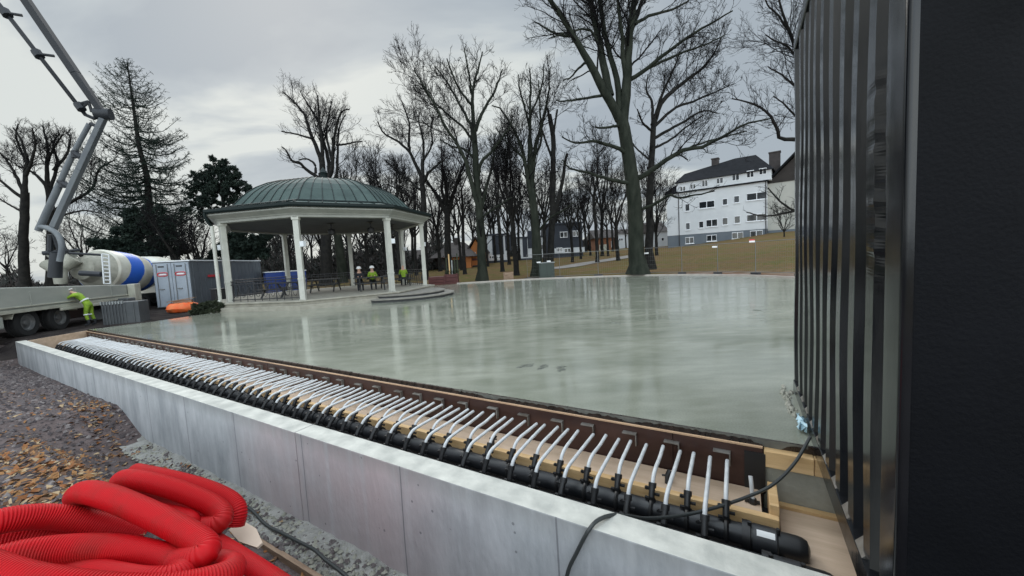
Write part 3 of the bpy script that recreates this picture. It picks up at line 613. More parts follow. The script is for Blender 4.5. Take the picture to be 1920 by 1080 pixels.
hose(mb, [(-80, 1085, 1.82), (-30, 1058, 1.88), (40, 1038, 1.96), (120, 1028, 2.04), (200, 1026, 2.08), (270, 1036, 2.07), (320, 1050, 2.03), (342, 1066, 1.96), (330, 1085, 1.86), (270, 1094, 1.80), (200, 1080, 1.95), (120, 1066, 2.06), (60, 1072, 2.10)])
hose(mb, [(-90, 1042, 1.66), (-30, 1062, 1.66), (40, 1085, 1.64), (130, 1100, 1.64), (230, 1108, 1.68), (330, 1104, 1.76), (400, 1088, 1.86), (432, 1074, 1.96), (430, 1060, 2.10), (395, 1054, 2.2), (340, 1060, 2.25)])
rh = mb.build('hose_coil', M['red_hose'], smooth=False)
rh.data.polygons.foreach_set("use_smooth", [True]*len(rh.data.polygons))
tag(rh, 'tangled coil of thick red corrugated hose on the leafy ground', 'hose')
mb = MB(); hose(mb, [(372, 1004, 2.62), (424, 1036, 2.46), (478, 1072, 2.28), (545, 1118, 2.08), (610, 1165, 1.9)], .074)
o = mb.build('straight_hose', M['red_hose']); o.data.polygons.foreach_set("use_smooth", [True]*len(o.data.polygons))
tag(o, 'straight length of red corrugated hose lying below the timber edging', 'hose')
eb = sthing('edging_board', 'weathered brown timber board on edge along the foot of the concrete wall', 'board')
MB().box((-6.2, 1.80, -1.2), (-3.9, 1.838, -.985)).box((-3.89, 1.795, -1.2), (3.0, 1.838, -.975)).build('board', M['oldtimber'], eb, bevel=.004)
ck = [at(*p) for p in ((430, 938, 4.62), (470, 962, 4.3), (500, 992, 4.0), (530, 1008, 3.82), (560, 1024, 3.66), (590, 1040, 3.48), (612, 1060, 3.32), (640, 1082, 3.14), (670, 1110, 2.95))]
tag(MB().tube(spline([c+np.array([0, 0, .05]) for c in ck], 6), .016, 8).build('ground_cable', M['cable'], smooth=True), 'dark green cable lying on the rough footing at the foot of the wall', 'cable')
w0 = at(438, 985, 2.95); w1 = at(487, 1022, 2.75)
wd = thing('wood_offcut', 'pale pointed offcut of wood lying beside the red hoses', 'wood', tuple(w0))
v1 = Vector(w1-w0); pr_ = v1.cross(Vector((0, -.4, 1))).normalized()
mb = MB(); hw = .055
pp = [(-pr_*hw), v1*.55-pr_*hw*1.2, v1*1.0-pr_*.02, v1*1.0+pr_*.02, v1*.5+pr_*hw, pr_*hw*.7]
nrm = v1.cross(pr_).normalized()*.02
mb.add([p for p in pp]+[p+nrm for p in pp], [(5, 4, 3, 2, 1, 0), (6, 7, 8, 9, 10, 11)]+[(i, (i+1) % 6, 6+(i+1) % 6, 6+i) for i in range(6)]); mb.build('offcut', mat('fresh_wood', (.62, .50, .40), .7), wd)
# leaves, gravel
def scatter(name, n, fn, size, mats, seed, flat):
    rg = np.random.RandomState(seed); pts = fn(rg, n); n = len(pts); z = gz(pts[:, 0], pts[:, 1])
    sz = rg.uniform(size[0], size[1], n)*rg.uniform(.6, 1, n)
    a = rg.uniform(0, 6.28, n); tl = rg.normal(0, flat, (n, 2))
    if flat < 5:
        base = np.array([(-1, 0, 0), (-.2, -.45, .15), (1, 0, .05), (.1, .45, .2)])
        b = np.repeat(base[None], n, 0)*sz[:, None, None]; b[:, :, 2] *= rg.uniform(-.2, 2.2, n)[:, None]
        fcs = np.array([[0, 1, 2, 3]])
    x = b[:, :, 0]*np.cos(a)[:, None]-b[:, :, 1]*np.sin(a)[:, None]; y = b[:, :, 0]*np.sin(a)[:, None]+b[:, :, 1]*np.cos(a)[:, None]
    zz = b[:, :, 2]+x*tl[:, :1]+y*tl[:, 1:]
    v = np.stack([x+pts[:, None, 0], y+pts[:, None, 1], zz+z[:, None]+.012], -1)
    f = (np.arange(n)[:, None, None]*4+fcs[None]).reshape(-1, 4)
    return kind(np_mesh(name, v, f, mats=mats, mi=rg.randint(0, len(mats), len(f))), 'stuff')
def leaf_area(rg, n):
    s = rg.uniform(-14, -1.5, n*6); t = rg.uniform(-2.5, 2.15, n*6); 
    d_ = np.exp(-((s+6.4)/1.7)**2-((t-1.0)/.95)**2)*1.2+np.exp(-((s+10.2)/1.4)**2-((t-1.9)/.3)**2)*.7+np.exp(-((s+4.6)/1.2)**2-((t-.9)/.6)**2)*.9+.05
    lum = .5+.5*np.sin(s*2.3+t*1.7)*np.sin(t*3.1-s*1.1)
    k = rg.uniform(0, 1, n*6) < d_*(.35+.65*lum); p = np.stack([s*ds[0]+t*nt[0], s*ds[1]+t*nt[1]], -1)[k]
    return p[:n]
scatter('fallen_leaves', 5200, leaf_area, (.025, .065), [M['leaf1'], M['leaf2'], M['leaf2'], M['leaf3'], M['leaf4']], 5, .35)
def stones(name, n, area, size, mats, seed, zoff=None):
    rg = np.random.RandomState(seed); s = rg.uniform(area[0], area[1], n); t = rg.uniform(area[2], area[3], n)
    ok_ = (t < 1.75) | (s < -9) | (zoff is not None); s = s[ok_]; t = t[ok_]; n = len(s); px = s*ds[0]+t*nt[0]; py = s*ds[1]+t*nt[1]; z = gz(px, py) if zoff is None else np.full(n, zoff)
    base = np.array([(1, 0, 0), (.3, .9, 0), (-.8, .6, 0), (-.8, -.6, 0), (.3, -.9, 0), (.1, .1, .8), (0, 0, -.5)])
    fc = np.array([(0, 1, 5), (1, 2, 5), (2, 3, 5), (3, 4, 5), (4, 0, 5)])
    b = base[None]*rg.uniform(.6, 1.3, (n, 7, 3))*(rg.uniform(0, 1, n)**2*(size[1]-size[0])+size[0])[:, None, None]
    v = b+np.stack([px, py, z], -1)[:, None]; f = (np.arange(n)[:, None, None]*7+fc[None]).reshape(-1, 3)
    return kind(np_mesh(name, v, f, mats=mats, mi=np.repeat(rg.choice(len(mats), n, p=[.45, .12, .43]), 5)), 'stuff')
stones('gravel', 26000, (-20, -.5, -3.0, 2.2), (.012, .05), [M['stone1'], M['stone2'], M['stone3']], 3)
stones('concrete_crumbs', 2600, (-8.6, .5, 1.86, 2.2), (.008, .035), [M['stone1'], M['cement'], M['cement']], 8, -1.015)
# ------------------------------------------------------------------ pavilion
PC = (-10.41, 22.54)
VA = [R(-79.4+45*k) for k in range(8)]
def octv(r, k, z): return (r*math.cos(VA[k % 8]), r*math.sin(VA[k % 8]), z)
pv = thing('pavilion', 'white octagonal bandstand pavilion with a green copper dome roof beside the wet concrete', 'pavilion', (*PC, 0))
FLZ = .40
MB().prism([octv(5.85, k, 0)[:2] for k in range(8)], -.5, .20).build('base', M['stone'], pv, bevel=.015)
MB().prism([octv(5.72, k, 0)[:2] for k in range(8)], .20, .34).prism([octv(5.80, k, 0)[:2] for k in range(8)], .341, FLZ).build('floor', M['stone'], pv, bevel=.012)
# steps on the right hand side (between vertices 1 and 2)
ma = VA[1]+R(12)
for i, (ro, z0, z1) in enumerate(((2.6, -.2, .16), (2.1, .0, .30))):
    mb = MB(); cx, cy = 5.0*math.cos(ma), 5.0*math.sin(ma)
    mb.prism([(cx+ro*math.cos(a), cy+ro*math.sin(a)) for a in np.linspace(ma-R(88), ma+R(88), 26)], z0, z1-.05).build('step', M['darkwood'], pv)
    MB().prism([(cx+(ro+.05)*math.cos(a), cy+(ro+.05)*math.sin(a)) for a in np.linspace(ma-R(88), ma+R(88), 26)], z1-.049, z1).build('step_tread', M['tread'], pv)
RC = 5.226
for k in range(8):
    x, y, _ = octv(RC, k, 0); x -= .22 if k == 6 else 0; m = rotM('Z', VA[k], (x, y, 0))
    mb = MB().box((-.14, -.14, FLZ), (.14, .14, FLZ+.03), m).box((-.115, -.115, FLZ+.03), (.115, .115, 4.0), m).box((-.15, -.15, 3.98), (.15, .15, 4.12), m)
    mb.box((-.128, -.128, FLZ+.9), (.128, .128, FLZ+1.0), m)
    mb.build('column', M['white_paint'], pv, bevel=.01)
def ringprof(mb, prof, close=False):
    vs = []; fs = []; n = len(prof)
    for r, z in prof: vs += [octv(r, k, z) for k in range(8)]
    for i in range(n-1):
        for k in range(8): a, b = i*8+k, i*8+(k+1) % 8; fs.append((a, b, b+8, a+8))
    if close:
        for k in range(8): a, b = (n-1)*8+k, (n-1)*8+(k+1) % 8; fs.append((a, b, (k+1) % 8, k))
    return mb.add(vs, fs)
ringprof(MB(), [(5.02, 4.10), (5.42, 4.10), (5.43, 4.20), (5.47, 4.22), (5.50, 4.27), (5.76, 4.43), (5.77, 4.48), (5.72, 4.50), (5.72, 4.60), (5.0, 4.60)], True).build('cornice', M['shaded_white_paint'], pv)
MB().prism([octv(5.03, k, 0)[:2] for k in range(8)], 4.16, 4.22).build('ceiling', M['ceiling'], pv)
ringprof(MB(), [(5.74, 4.56), (5.84, 4.51), (5.90, 4.58), (5.90, 4.69), (5.7, 4.685)], True).build('gutter', M['gutter'], pv)
rp = [(5.86, 4.69), (5.35, 4.77), (4.80, 4.90), (4.6, 5.06), (4.36, 5.32), (4.05, 5.63), (3.6, 5.96), (3.05, 6.24), (2.4, 6.46), (1.7, 6.60), (.9, 6.68), (.25, 6.70)]
rf = MB(); ringprof(rf, rp); rf_ = MB()
NS = 7
for k in range(8):
    for j in range(NS):
        u = j/NS
        seam = []
        for i, (r, z) in enumerate(rp):
            rr_ = rp[min(2, i)][0] if False else r
            a = np.array(octv(r, k, z)); b = np.array(octv(r, k+1, z))
            w_ = u if j else 0
            if j and np.linalg.norm(b-a) < .55*NS/2.2: pass
            seam.append(a+(b-a)*w_+np.array([0, 0, .012]))
        cut = len(seam) if j in (0,) else (len(seam)-1 if j % 2 else len(seam)-2)
        rf_.tube(seam[1:cut], .024 if j else .032, 4, cap=True)
for r_, z_ in ((4.82, 4.925),): rf_.tube([octv(r_, k, z_) for k in range(9)], .05, 5)
rf_.build('roof_seams', M['gutter'], pv); rf.build('roof', M['copper'], pv)
fin = MB().lathe([(.24, 6.6), (.24, 6.76), (.19, 6.80), (.18, 7.15), (.22, 7.2), (.12, 7.36), (.03, 7.5), (.01, 7.52)], 12); fin.build('finial', M['gutter'], pv, smooth=True)
# downpipe at the left corner (vertex 7)
k = 7; a = np.array(octv(5.85, k, 4.55)); b = np.array(octv(5.75, k, 4.12)); c = np.array(octv(5.62, k, 3.95))
MB().tube([a, a*[1, 1, .97], b, c], .06, 8).build('downpipe_bend', M['gutter'], pv, smooth=True)
b = np.array(octv(5.62, k, 3.97)); c = np.array(octv(5.62, k, .55)); MB().tube([b, c], .075, 10).tube([octv(5.62, k, .55), octv(5.75, k, .35), octv(5.95, k, .15), octv(6.0, k, -.05)], .08, 8).build('downpipe', M['white_paint'], pv, smooth=True)
for k, s_, z in ((0, 1, 2.9), (1, 1, 2.95), (2, 1, 2.9), (3, -1, 2.8), (7, -1, 3.0)):
    x, y, _ = octv(RC, k, 0); m = rotM('Z', VA[k]+s_*R(70), (x, y, z))
    MB().box((.13, -.09, -.12), (.32, .09, .12), m).box((.10, -.03, -.03), (.13, .03, .03), m).build('speaker', M['white_metal'], pv, bevel=.015)
for lx, ly in ((.9, -1.6), (2.9, -1.3), (3.4, .9)):
    lm = MB().lathe([(.05, 4.16), (.22, 4.12), (.05, 4.10), (.03, 4.0), (.03, 3.86), (.17, 3.82), (.20, 3.68), (.17, 3.56), (.06, 3.52)], 14, Matrix.Translation((lx, ly, 0))); lm.build('ceiling_lamp', M['black'], pv, smooth=True)
for k in (2, 3, 4, 5, 6, 7):                 # railings between the columns
    a = np.array(octv(RC, k, 0)); b = np.array(octv(RC, k+1, 0)); d_ = (b-a)/np.linalg.norm(b-a); Ln = np.linalg.norm(b-a); mb = MB()
    n_ = 9
    for z in (FLZ+.10, FLZ+.82, FLZ+.97): mb.tube([a+d_*.13+[0, 0, z], b-d_*.13+[0, 0, z]], .022, 6)
    for i in range(n_+1):
        p = a+d_*(.2+(Ln-.4)*i/n_); mb.tube([p+[0, 0, FLZ+.0], p+[0, 0, FLZ+.97]], .022 if i % 3 == 0 else .014, 5)
    for i in range(n_):
        p = a+d_*(.2+(Ln-.4)*(i+.5)/n_); q = [p+d_*.12*math.cos(t)+[0, 0, FLZ+.46+.25*math.sin(t)] for t in np.linspace(0, 6.283, 12)]; mb.tube(q, .012, 4, cap=False)
    mb.build('railing', M['iron'], pv)
# picnic tables and benches inside
def picnic(loc, rz, label):
    r = thing('picnic_table', label, 'table', loc, rz, 'dark picnic tables in the pavilion')
    MB().box((-.9, -.36, .70), (.9, -.005, .745)).box((-.9, .005, .70), (.9, .36, .745)).build('tabletop', M['darkwood'], r)
    for s in (-1, 1):
        MB().box((-.9, s*.72-.13, .42), (.9, s*.72+.13, .46)).build('seat', M['darkwood'], r)
        m = MB(); x = s*.62
        for q in (-1, 1): m.tube([(x, q*.80, 0), (x, q*.28, .70)], .045, 4)
        m.box((x-.03, -.82, .36), (x+.03, .82, .42)); m.build('leg_frame', M['darkwood'], r)
    return r
picnic((-12.1, 20.4, FLZ), R(-14), 'dark picnic table at the left front of the pavilion, nearest the downpipe')
picnic((-11.0, 22.8, FLZ), R(10), 'dark picnic table in the middle of the pavilion floor')
picnic((-7.9, 21.7, FLZ), R(25), 'dark picnic table at the right of the pavilion where the workers sit')
picnic((-7.2, 24.6, FLZ), R(20), 'dark picnic table at the back right of the pavilion')
# ------------------------------------------------------------------ people
def person(label, loc, rz, J, mats_by, helmet=None, group=None, cat='person'):
    """J: joints; one skinned body; mats_by(face centre, normal) -> index"""
    r = thing('person', label, cat, loc, rz, group)
    names = list(J); E_ = [('pelvis', 'belly'), ('belly', 'chest'), ('chest', 'neck'), ('neck', 'head'), ('head', 'crown')]
    for s in 'LR': E_ += [('chest', 'sho'+s), ('sho'+s, 'elb'+s), ('elb'+s, 'wri'+s), ('wri'+s, 'han'+s), ('pelvis', 'hip'+s), ('hip'+s, 'kne'+s), ('kne'+s, 'ank'+s), ('ank'+s, 'toe'+s)]
    rad = dict(pelvis=.135, belly=.125, chest=.15, neck=.055, head=.095, crown=.075, sho=.075, elb=.05, wri=.038, han=.035, hip=.10, kne=.07, ank=.05, toe=.045)
    me = bpy.data.meshes.new('body'); me.from_pydata([J[n] for n in names], [(names.index(a), names.index(b)) for a, b in E_], [])
    o = bpy.data.objects.new('body', me); C.objects.link(o)
    sk = o.modifiers.new('skin', 'SKIN'); sk.use_smooth_shade = True
    for i, n in enumerate(names):
        v = rad.get(n, rad.get(n[:3], .05)); sv = me.skin_vertices[0].data[i]; sv.radius = (v, v*.85); sv.use_root = (n == 'pelvis')
    sb_ = o.modifiers.new('sub', 'SUBSURF'); sb_.levels = 1; sb_.render_levels = 1
    bpy.context.view_layer.update()
    ev = o.evaluated_get(bpy.context.evaluated_depsgraph_get()); m2 = bpy.data.meshes.new_from_object(ev)
    bpy.data.objects.remove(o); o = bpy.data.objects.new('body', m2); C.objects.link(o); o.parent = r
    for m in mats_by['mats']: m2.materials.append(m)
    jn = np.array([J[n] for n in names])
    for p in m2.polygons:
        i = np.argmin(np.linalg.norm(jn-np.array(p.center), axis=1)); p.material_index = mats_by.get(names[i][:3], mats_by['def'])
    if helmet:
        hd_ = np.array(J['head']); c_ = np.array(J['crown']); ax_ = Vector(c_-hd_).normalized(); q = ax_.to_track_quat('Z', 'Y').to_matrix().to_4x4()
        mm = Matrix.Translation(Vector(hd_)+ax_*.02) @ q
        MB().lathe([(.15, .03), (.15, .045), (.128, .05), (.125, .10), (.10, .15), (.05, .175), (.01, .18)], 16, mm).build('helmet', helmet, r, smooth=True)
    return r
HV, DK, SKN = M['hivis'], mat('dark_cloth', (.015, .017, .022), .85), M['skin']
V = lambda *a: tuple(a)
# worker bending under the lorry bed (local: +y is where he faces)
J = dict(pelvis=V(0, 0, .93), belly=V(0, .13, 1.08), chest=V(0, .30, 1.27), neck=V(0, .42, 1.38), head=V(0, .52, 1.42), crown=V(0, .60, 1.50),
         shoL=V(-.19, .33, 1.31), elbL=V(-.22, .56, 1.17), wriL=V(-.18, .78, 1.28), hanL=V(-.17, .86, 1.30), shoR=V(.19, .33, 1.31), elbR=V(.24, .58, 1.36), wriR=V(.2, .78, 1.46), hanR=V(.2, .86, 1.49),
         hipL=V(-.10, 0, .86), kneL=V(-.12, .06, .48), ankL=V(-.13, -.02, .09), toeL=V(-.14, .14, .05), hipR=V(.10, 0, .86), kneR=V(.12, .02, .48), ankR=V(.13, -.08, .09), toeR=V(.14, .08, .05))
wp = at(171, 606, 15.75)
wk = person('worker in yellow hi-vis jacket and trousers bending under the grey lorry bed', (wp[0], wp[1], float(gz(wp[0], wp[1]))), R(107), J, dict(mats=[HV, DK, SKN, DK], **{'def': 0, 'hea': 2, 'cro': 1, 'nec': 2, 'toe': 1, 'ank': 1, 'han': 2}), M['helmet'])
MB().tube([(0, .09, 1.03), (0, .12, 1.075)], [.150, .152], 14, cap=False).build('reflective_band', M['white_metal'], wk)
for s in (-1, 1): MB().tube([(s*.118, .05, .50), (s*.121, .045, .455)], .083, 12, cap=False).build('reflective_band', M['white_metal'], wk)
def sit(vest_mats): 
    return dict(pelvis=V(0, 0, .52), belly=V(0, .03, .70), chest=V(0, .08, .92), neck=V(0, .11, 1.08), head=V(0, .15, 1.20), crown=V(0, .15, 1.31),
         shoL=V(-.18, .08, .99), elbL=V(-.24, .18, .76), wriL=V(-.12, .38, .80), hanL=V(-.08, .46, .81), shoR=V(.18, .08, .99), elbR=V(.24, .18, .76), wriR=V(.12, .38, .80), hanR=V(.08, .46, .81),
         hipL=V(-.10, .04, .50), kneL=V(-.12, .42, .50), ankL=V(-.12, .42, .10), toeL=V(-.12, .56, .05), hipR=V(.10, .04, .50), kneR=V(.12, .42, .50), ankR=V(.12, .42, .10), toeR=V(.12, .56, .05))
base_m = dict(mats=[HV, DK, SKN], **{'def': 0, 'pel': 1, 'hip': 1, 'kne': 1, 'ank': 1, 'toe': 1, 'hea': 2, 'cro': 2, 'nec': 2, 'han': 2})
dark_m = dict(base_m); dark_m['def'] = 1
c25, s25 = math.cos(R(25)), math.sin(R(25))
def seat_at(u, side): return (-7.9+u*c25-side*.72*s25, 21.7+u*s25+side*.72*c25, FLZ-.02)
person('seated worker in yellow vest and white helmet at the right picnic table', seat_at(.15, 1), R(205), sit(0), base_m, M['helmet'])
person('seated worker in dark jacket and white helmet at the right picnic table', seat_at(-.55, 1), R(205), sit(0), dark_m, M['helmet'])
person('worker in yellow vest without helmet sitting at the back right table of the pavilion', (-6.75, 24.2, FLZ-.02), R(20), sit(0), base_m)
# ------------------------------------------------------------------ concrete pump lorry
p0, p1 = at(42, 607, 13.7), at(96, 601, 15.0)
e_ = Vector((-.30, .954, 0)).normalized(); LA = math.atan2(e_.y, e_.x)
lz = -.1
pl = thing('pump_lorry', 'grey concrete pump lorry with a long boom, parked at the far left', 'lorry', (p0[0], p0[1], lz), LA)   # local x forward along the bed, y to the left (away), -y faces the camera
wr = .52
def wheel(x, y):
    m = rotM('X', R(90), (x, y, wr))
    t = MB().lathe([(.30, -.16), (.47, -.165), (.515, -.12), (.52, -.04), (.505, -.03), (.505, .03), (.52, .04), (.515, .12), (.47, .165), (.30, .16)], 32, m, cap=False).build('wheel', M['tyre'], pl, smooth=True)
    rm = MB().lathe([(.31, .06), (.31, .155), (.285, .16), (.265, .08), (.19, .03), (.12, .04), (.10, .12), (.06, .13), (.01, .13)], 28, m)
    for i in range(10): a = i*.628; rm.tube([(x+.155*math.cos(a), y-.02, wr+.155*math.sin(a)), (x+.155*math.cos(a), y-.065, wr+.155*math.sin(a))], .015, 5)
    rm.build('rim', M['rim'], t, smooth=True)
for x in (0, 1.42, -6.2): wheel(x, 0)
for x in (0, 1.42): wheel(x, 2.2)
bd = MB()
def side(px, py, Y):  # survey a point and express it in lorry space
    return pl_inv @ Vector([float(c) for c in at(px, py, Y)])
bpy.context.view_layer.update(); pl_inv = pl.matrix_world.inverted()
bed = MB().add([(-9, -.30, .98), (5.9, -.30, .98), (5.9, 2.3, .98), (-9, 2.3, .98), (-9, -.30, 2.07), (5.9, -.30, 1.58), (5.9, 2.3, 1.58), (-9, 2.3, 2.07)], [(0, 3, 2, 1), (4, 5, 6, 7), (0, 1, 5, 4), (1, 2, 6, 5), (2, 3, 7, 6), (3, 0, 4, 7)])
bed.build('bed', M['lorry'], pl, bevel=.03)
MB().box((-9, -.34, .90), (6.0, -.302, 1.02)).box((-3.2, -.345, 1.08), (5.9, -.303, 1.13)).build('side_rail', M['lorry_light'], pl, bevel=.01)
for x in (-4.2, -2.1, 0, 2.1, 4.2): MB().box((x, -.325, 1.14), (x+.07, -.303, 1.60)).build('rib', M['lorry'], pl)
MB().box((1.2, -.40, .78), (3.4, -.30, .895)).build('locker_strip', M['lorry_light'], pl, bevel=.02)
mg = MB(); a_ = np.linspace(R(8), R(172), 14)
top = [(.71+1.45*math.cos(t) if True else 0, .50+.68*math.sin(t)**.6) for t in a_]
vs = [(x, -.26, z) for x, z in top]+[(x, .28, z) for x, z in top]; n = len(top)
mg.add(vs, [(i, i+1, n+i+1, n+i) for i in range(n-1)]); o = mg.build('mudguard', M['lorry_light'], pl); sm = o.modifiers.new('s', 'SOLIDIFY'); sm.thickness = .03
MB().box((-9, .45, .55), (6.0, 1.75, .97)).box((2.3, .1, .35), (3.3, .6, .95)).build('chassis', M['black'], pl)
MB().box((-5.2, -.28, .42), (-1.05, -.05, .86)).build('side_tank', M['lorry'], pl, bevel=.05)
# outrigger leg at the far end of the bed
MB().box((5.35, -.62, .78), (5.85, -.32, 1.62)).build('outrigger_housing', M['lorry_light'], pl, bevel=.03)
MB().tube([(5.6, -.47, .79), (5.6, -.47, .25)], .13, 14).tube([(5.6, -.47, .25), (5.6, -.47, .12)], .09, 12).lathe([(.25, 0), (.25, .06), (.14, .12)], 16, Matrix.Translation((5.6, -.47, 0))).build('outrigger_leg', M['greyleg'], pl, smooth=True)
# turret and boom, surveyed in space
bpx = at(100, 500, 16.2)
MB().tube([side(103, 520, 16.4), side(106, 474, 16.4)], [.22, .20], 16).build('turret', M['boom_dark'], pl, smooth=True)
mb = MB()
for a, b_, rr_ in (((80, 475, 16.2), (128, 470, 16.6), .09), ((88, 462, 16.3), (118, 458, 16.6), .07), ((94, 470, 16.3), (95, 440, 16.3), .10), ((112, 470, 16.4), (102, 438, 16.3), .09)): mb.tube([side(*a), side(*b_)], rr_, 8)
mb.build('turret_frame', M['boom_dark'], pl)
def beam(a, b_, w0_, h0, w1_, h1, m, name, z_up=None):
    A, B = side(*a), side(*b_); t = (B-A).normalized(); u = t.cross(Vector((0, 1, 0))).normalized(); v = t.cross(u)
    vs = [A+u*i*h0/2+v*j*w0_/2 for i, j in ((-1, -1), (1, -1), (1, 1), (-1, 1))]+[B+u*i*h1/2+v*j*w1_/2 for i, j in ((-1, -1), (1, -1), (1, 1), (-1, 1))]
    return MB().add(vs, [(0, 1, 2, 3), (7, 6, 5, 4), (0, 4, 5, 1), (1, 5, 6, 2), (2, 6, 7, 3), (3, 7, 4, 0)]).build(name, m, pl, bevel=.02)
YB = 16.2
beam((98, 432, YB), (150, 318, YB), .18, .29, .18, .30, M['boom'], 'boom_lower')
beam((150, 318, YB), (194, 222, YB), .18, .30, .18, .26, M['boom'], 'boom_lower_end')
mb = MB(); mb.tube([side(72, 432, YB), side(112, 345, YB)], .12, 12).tube([side(110, 348, YB), side(136, 290, YB)], .10, 12).tube([side(136, 290, YB), side(168, 232, YB)], .085, 10); mb.build('boom_cylinder', M['boom'], pl, smooth=True)
mb = MB()
for a, b_ in (((112, 340, YB), (134, 352, YB)), ((140, 287, YB), (154, 296, YB)), ((118, 340, YB), (118, 352, YB)), ((140, 283, YB), (142, 296, YB))): mb.tube([side(*a), side(*b_)], .12, 8)
mb.tube([side(170, 232, YB), side(180, 236, YB), side(190, 232, YB)], .07, 8).build('boom_clamp', M['boom_dark'], pl)
mb = MB(); A = side(194, 214, YB); mb.tube([A+Vector((0, -.25, 0)), A+Vector((0, .25, 0))], .22, 16).build('elbow', M['boom_dark'], pl, smooth=True)
Y2 = 15.0
beam((195, 216, YB), (142, 138, 15.8), .20, .27, .22, .36, M['boom_dark'], 'boom_upper_end')
beam((142, 138, 15.8), (28, -30, Y2), .22, .36, .22, .32, M['boom_dark'], 'boom_upper')
pp = [side(-25, -20, Y2), side(8, 20, Y2), side(70, 100, 15.4), side(148, 200, 16), side(160, 215, YB), side(176, 222, YB), side(188, 216, YB)]
mb = MB().tube(pp, .07, 8); mb.build('delivery_pipe', M['boom_dark'], pl, smooth=True)
mb = MB()
for a, b_ in (((11, 24, Y2), (42, 29, 15.2)), ((71, 101, 15.4), (102, 105, 15.6)), ((148, 195, 16), (166, 190, 16.1)), ((166, 190, 16.1), (172, 210, 16.1)), ((152, 203, 16), (168, 190, 16.1))): MB().tube([side(*a), side(*b_)], .05, 6).build('pipe_bracket', M['boom_dark'], pl)
for p in ((11, 24, Y2), (71, 101, 15.4), (150, 200, 16)): MB().tube([side(p[0]-4, p[1]-5, p[2]), side(p[0]+4, p[1]+6, p[2])], .15, 8).build('pipe_clamp', M['boom_dark'], pl)
# hanging end hose from the boom foot
mb = MB().tube(spline([side(74, 425, YB), side(90, 428, 16), side(108, 440, 16), side(116, 462, 16), side(112, 490, 16)], 6), .10, 10); mb.build('boom_hose', M['boom'], pl, smooth=True)
# ------------------------------------------------------------------ mixer lorries behind
def mixer(label, rear, front, rmax, stripes, tail=True, chute=True):
    """rear/front: survey points of the drum axis ends"""
    A, B = Vector([float(c) for c in at(*rear)]), Vector([float(c) for c in at(*front)]); ax_ = (B-A); Ln = ax_.length; rz = math.atan2(ax_.y, ax_.x)
    g = thing('mixer_lorry', label, 'lorry', (A.x, A.y, -.1), rz); hA = A.z+.1; hB = B.z+.1; hl = math.hypot(ax_.x, ax_.y); tilt = math.atan2(hB-hA, hl)
    m = Matrix.Translation((0, 0, hA)) @ Matrix.Rotation(-tilt, 4, 'Y') @ Matrix.Rotation(R(90), 4, 'Y')
    pf = [(.02, -.001), (.50, 0), (.62, .10), (.98, .22), (1.0, .42), (1.0, .58), (.90, .78), (.66, .93), (.46, .985), (.28, 1.0)]
    us = np.linspace(0, 1, 193); us[0] = 0; rs_ = np.interp(us, [p[1] for p in pf], [p[0] for p in pf])*rmax; rs_[0] = .02; N_ = 64
    vs = []; fs = []; mi = []
    for i, u in enumerate(us): vs += [m @ Vector((rs_[i]*math.cos(2*math.pi*j/N_), rs_[i]*math.sin(2*math.pi*j/N_), u*Ln)) for j in range(N_)]
    fs += [list(range(N_))[::-1]][:0]
    for i in range(192):
        for j in range(N_):
            fs.append((i*N_+j, i*N_+(j+1) % N_, (i+1)*N_+(j+1) % N_, (i+1)*N_+j)); u = (i+.5)/192; a = 2*math.pi*(j+.5)/N_
            v = 0
            if stripes: 
                tw = -.10*math.sin(a+.5)
                if .26+tw < u < .46+tw or .66+tw*.6 < u < .75+tw*.6: v = 1
                if u < .20: v = 2
            mi.append(v)
    o = np_mesh('drum', [tuple(v) for v in vs], fs, mats=[M['drum'], M['drum_blue'], M['cement']], mi=mi, parent=g, smooth=True)
    MB().box((-.3, -.45, .55), (Ln+.4, .45, .95)).build('chassis', M['black'], g)
    MB().box((Ln+.2, -1.2, .6), (Ln+2.1, 1.2, 2.9)).build('cab', M['drum'], g, bevel=.15, seg=3)
    for x in (.6, 1.9, Ln+1.1):
        for y in (-1.05, 1.05):
            mw = rotM('X', R(90), (x, y, .5)); t = MB().lathe([(.28, -.15), (.48, -.15), (.5, 0), (.48, .15), (.28, .15)], 24, mw, cap=False).build('wheel', M['tyre'], g, smooth=True)
            MB().lathe([(.28, .10), (.2, .05), (.1, .1), (.01, .1)], 16, mw).lathe([(.28, -.10), (.2, -.05), (.1, -.1), (.01, -.1)], 16, mw).build('rim', M['rim'], t)
    return g, Ln, hA
g, Ln, hA = mixer('mixer lorry with a cream drum banded in blue, behind the grey pump lorry', (152, 503, 19.8), (284, 517, 24.0), 1.14, True)
gi = None
bpy.context.view_layer.update(); gi = g.matrix_world.inverted()
def gl_(px, py, Y): return gi @ Vector([float(c) for c in at(px, py, Y)])
mb = MB()   # loading hopper and two discharge chutes
mb.tube([gl_(140, 484, 19.6), gl_(130, 492, 19.5), gl_(112, 505, 19.2)], [.34, .30, .26], 10); mb.tube([gl_(86, 494, 19.2), gl_(112, 513, 19.2)], [.26, .20], 10); mb.tube([gl_(112, 502, 19.2), gl_(114, 532, 19.2)], [.30, .24], 10)
mb.build('discharge_chute', M['cement'], g, smooth=True)
mb = MB().add([gl_(84, 478, 19.4), gl_(150, 470, 19.9), gl_(150, 470, 21.4), gl_(84, 478, 20.9), gl_(110, 496, 19.7), gl_(138, 494, 19.9), gl_(138, 494, 20.9), gl_(110, 496, 20.7)], [(0, 1, 5, 4), (1, 2, 6, 5), (2, 3, 7, 6), (3, 0, 4, 7), (4, 5, 6, 7)]); mb.build('loading_hopper', M['lorry'], g)
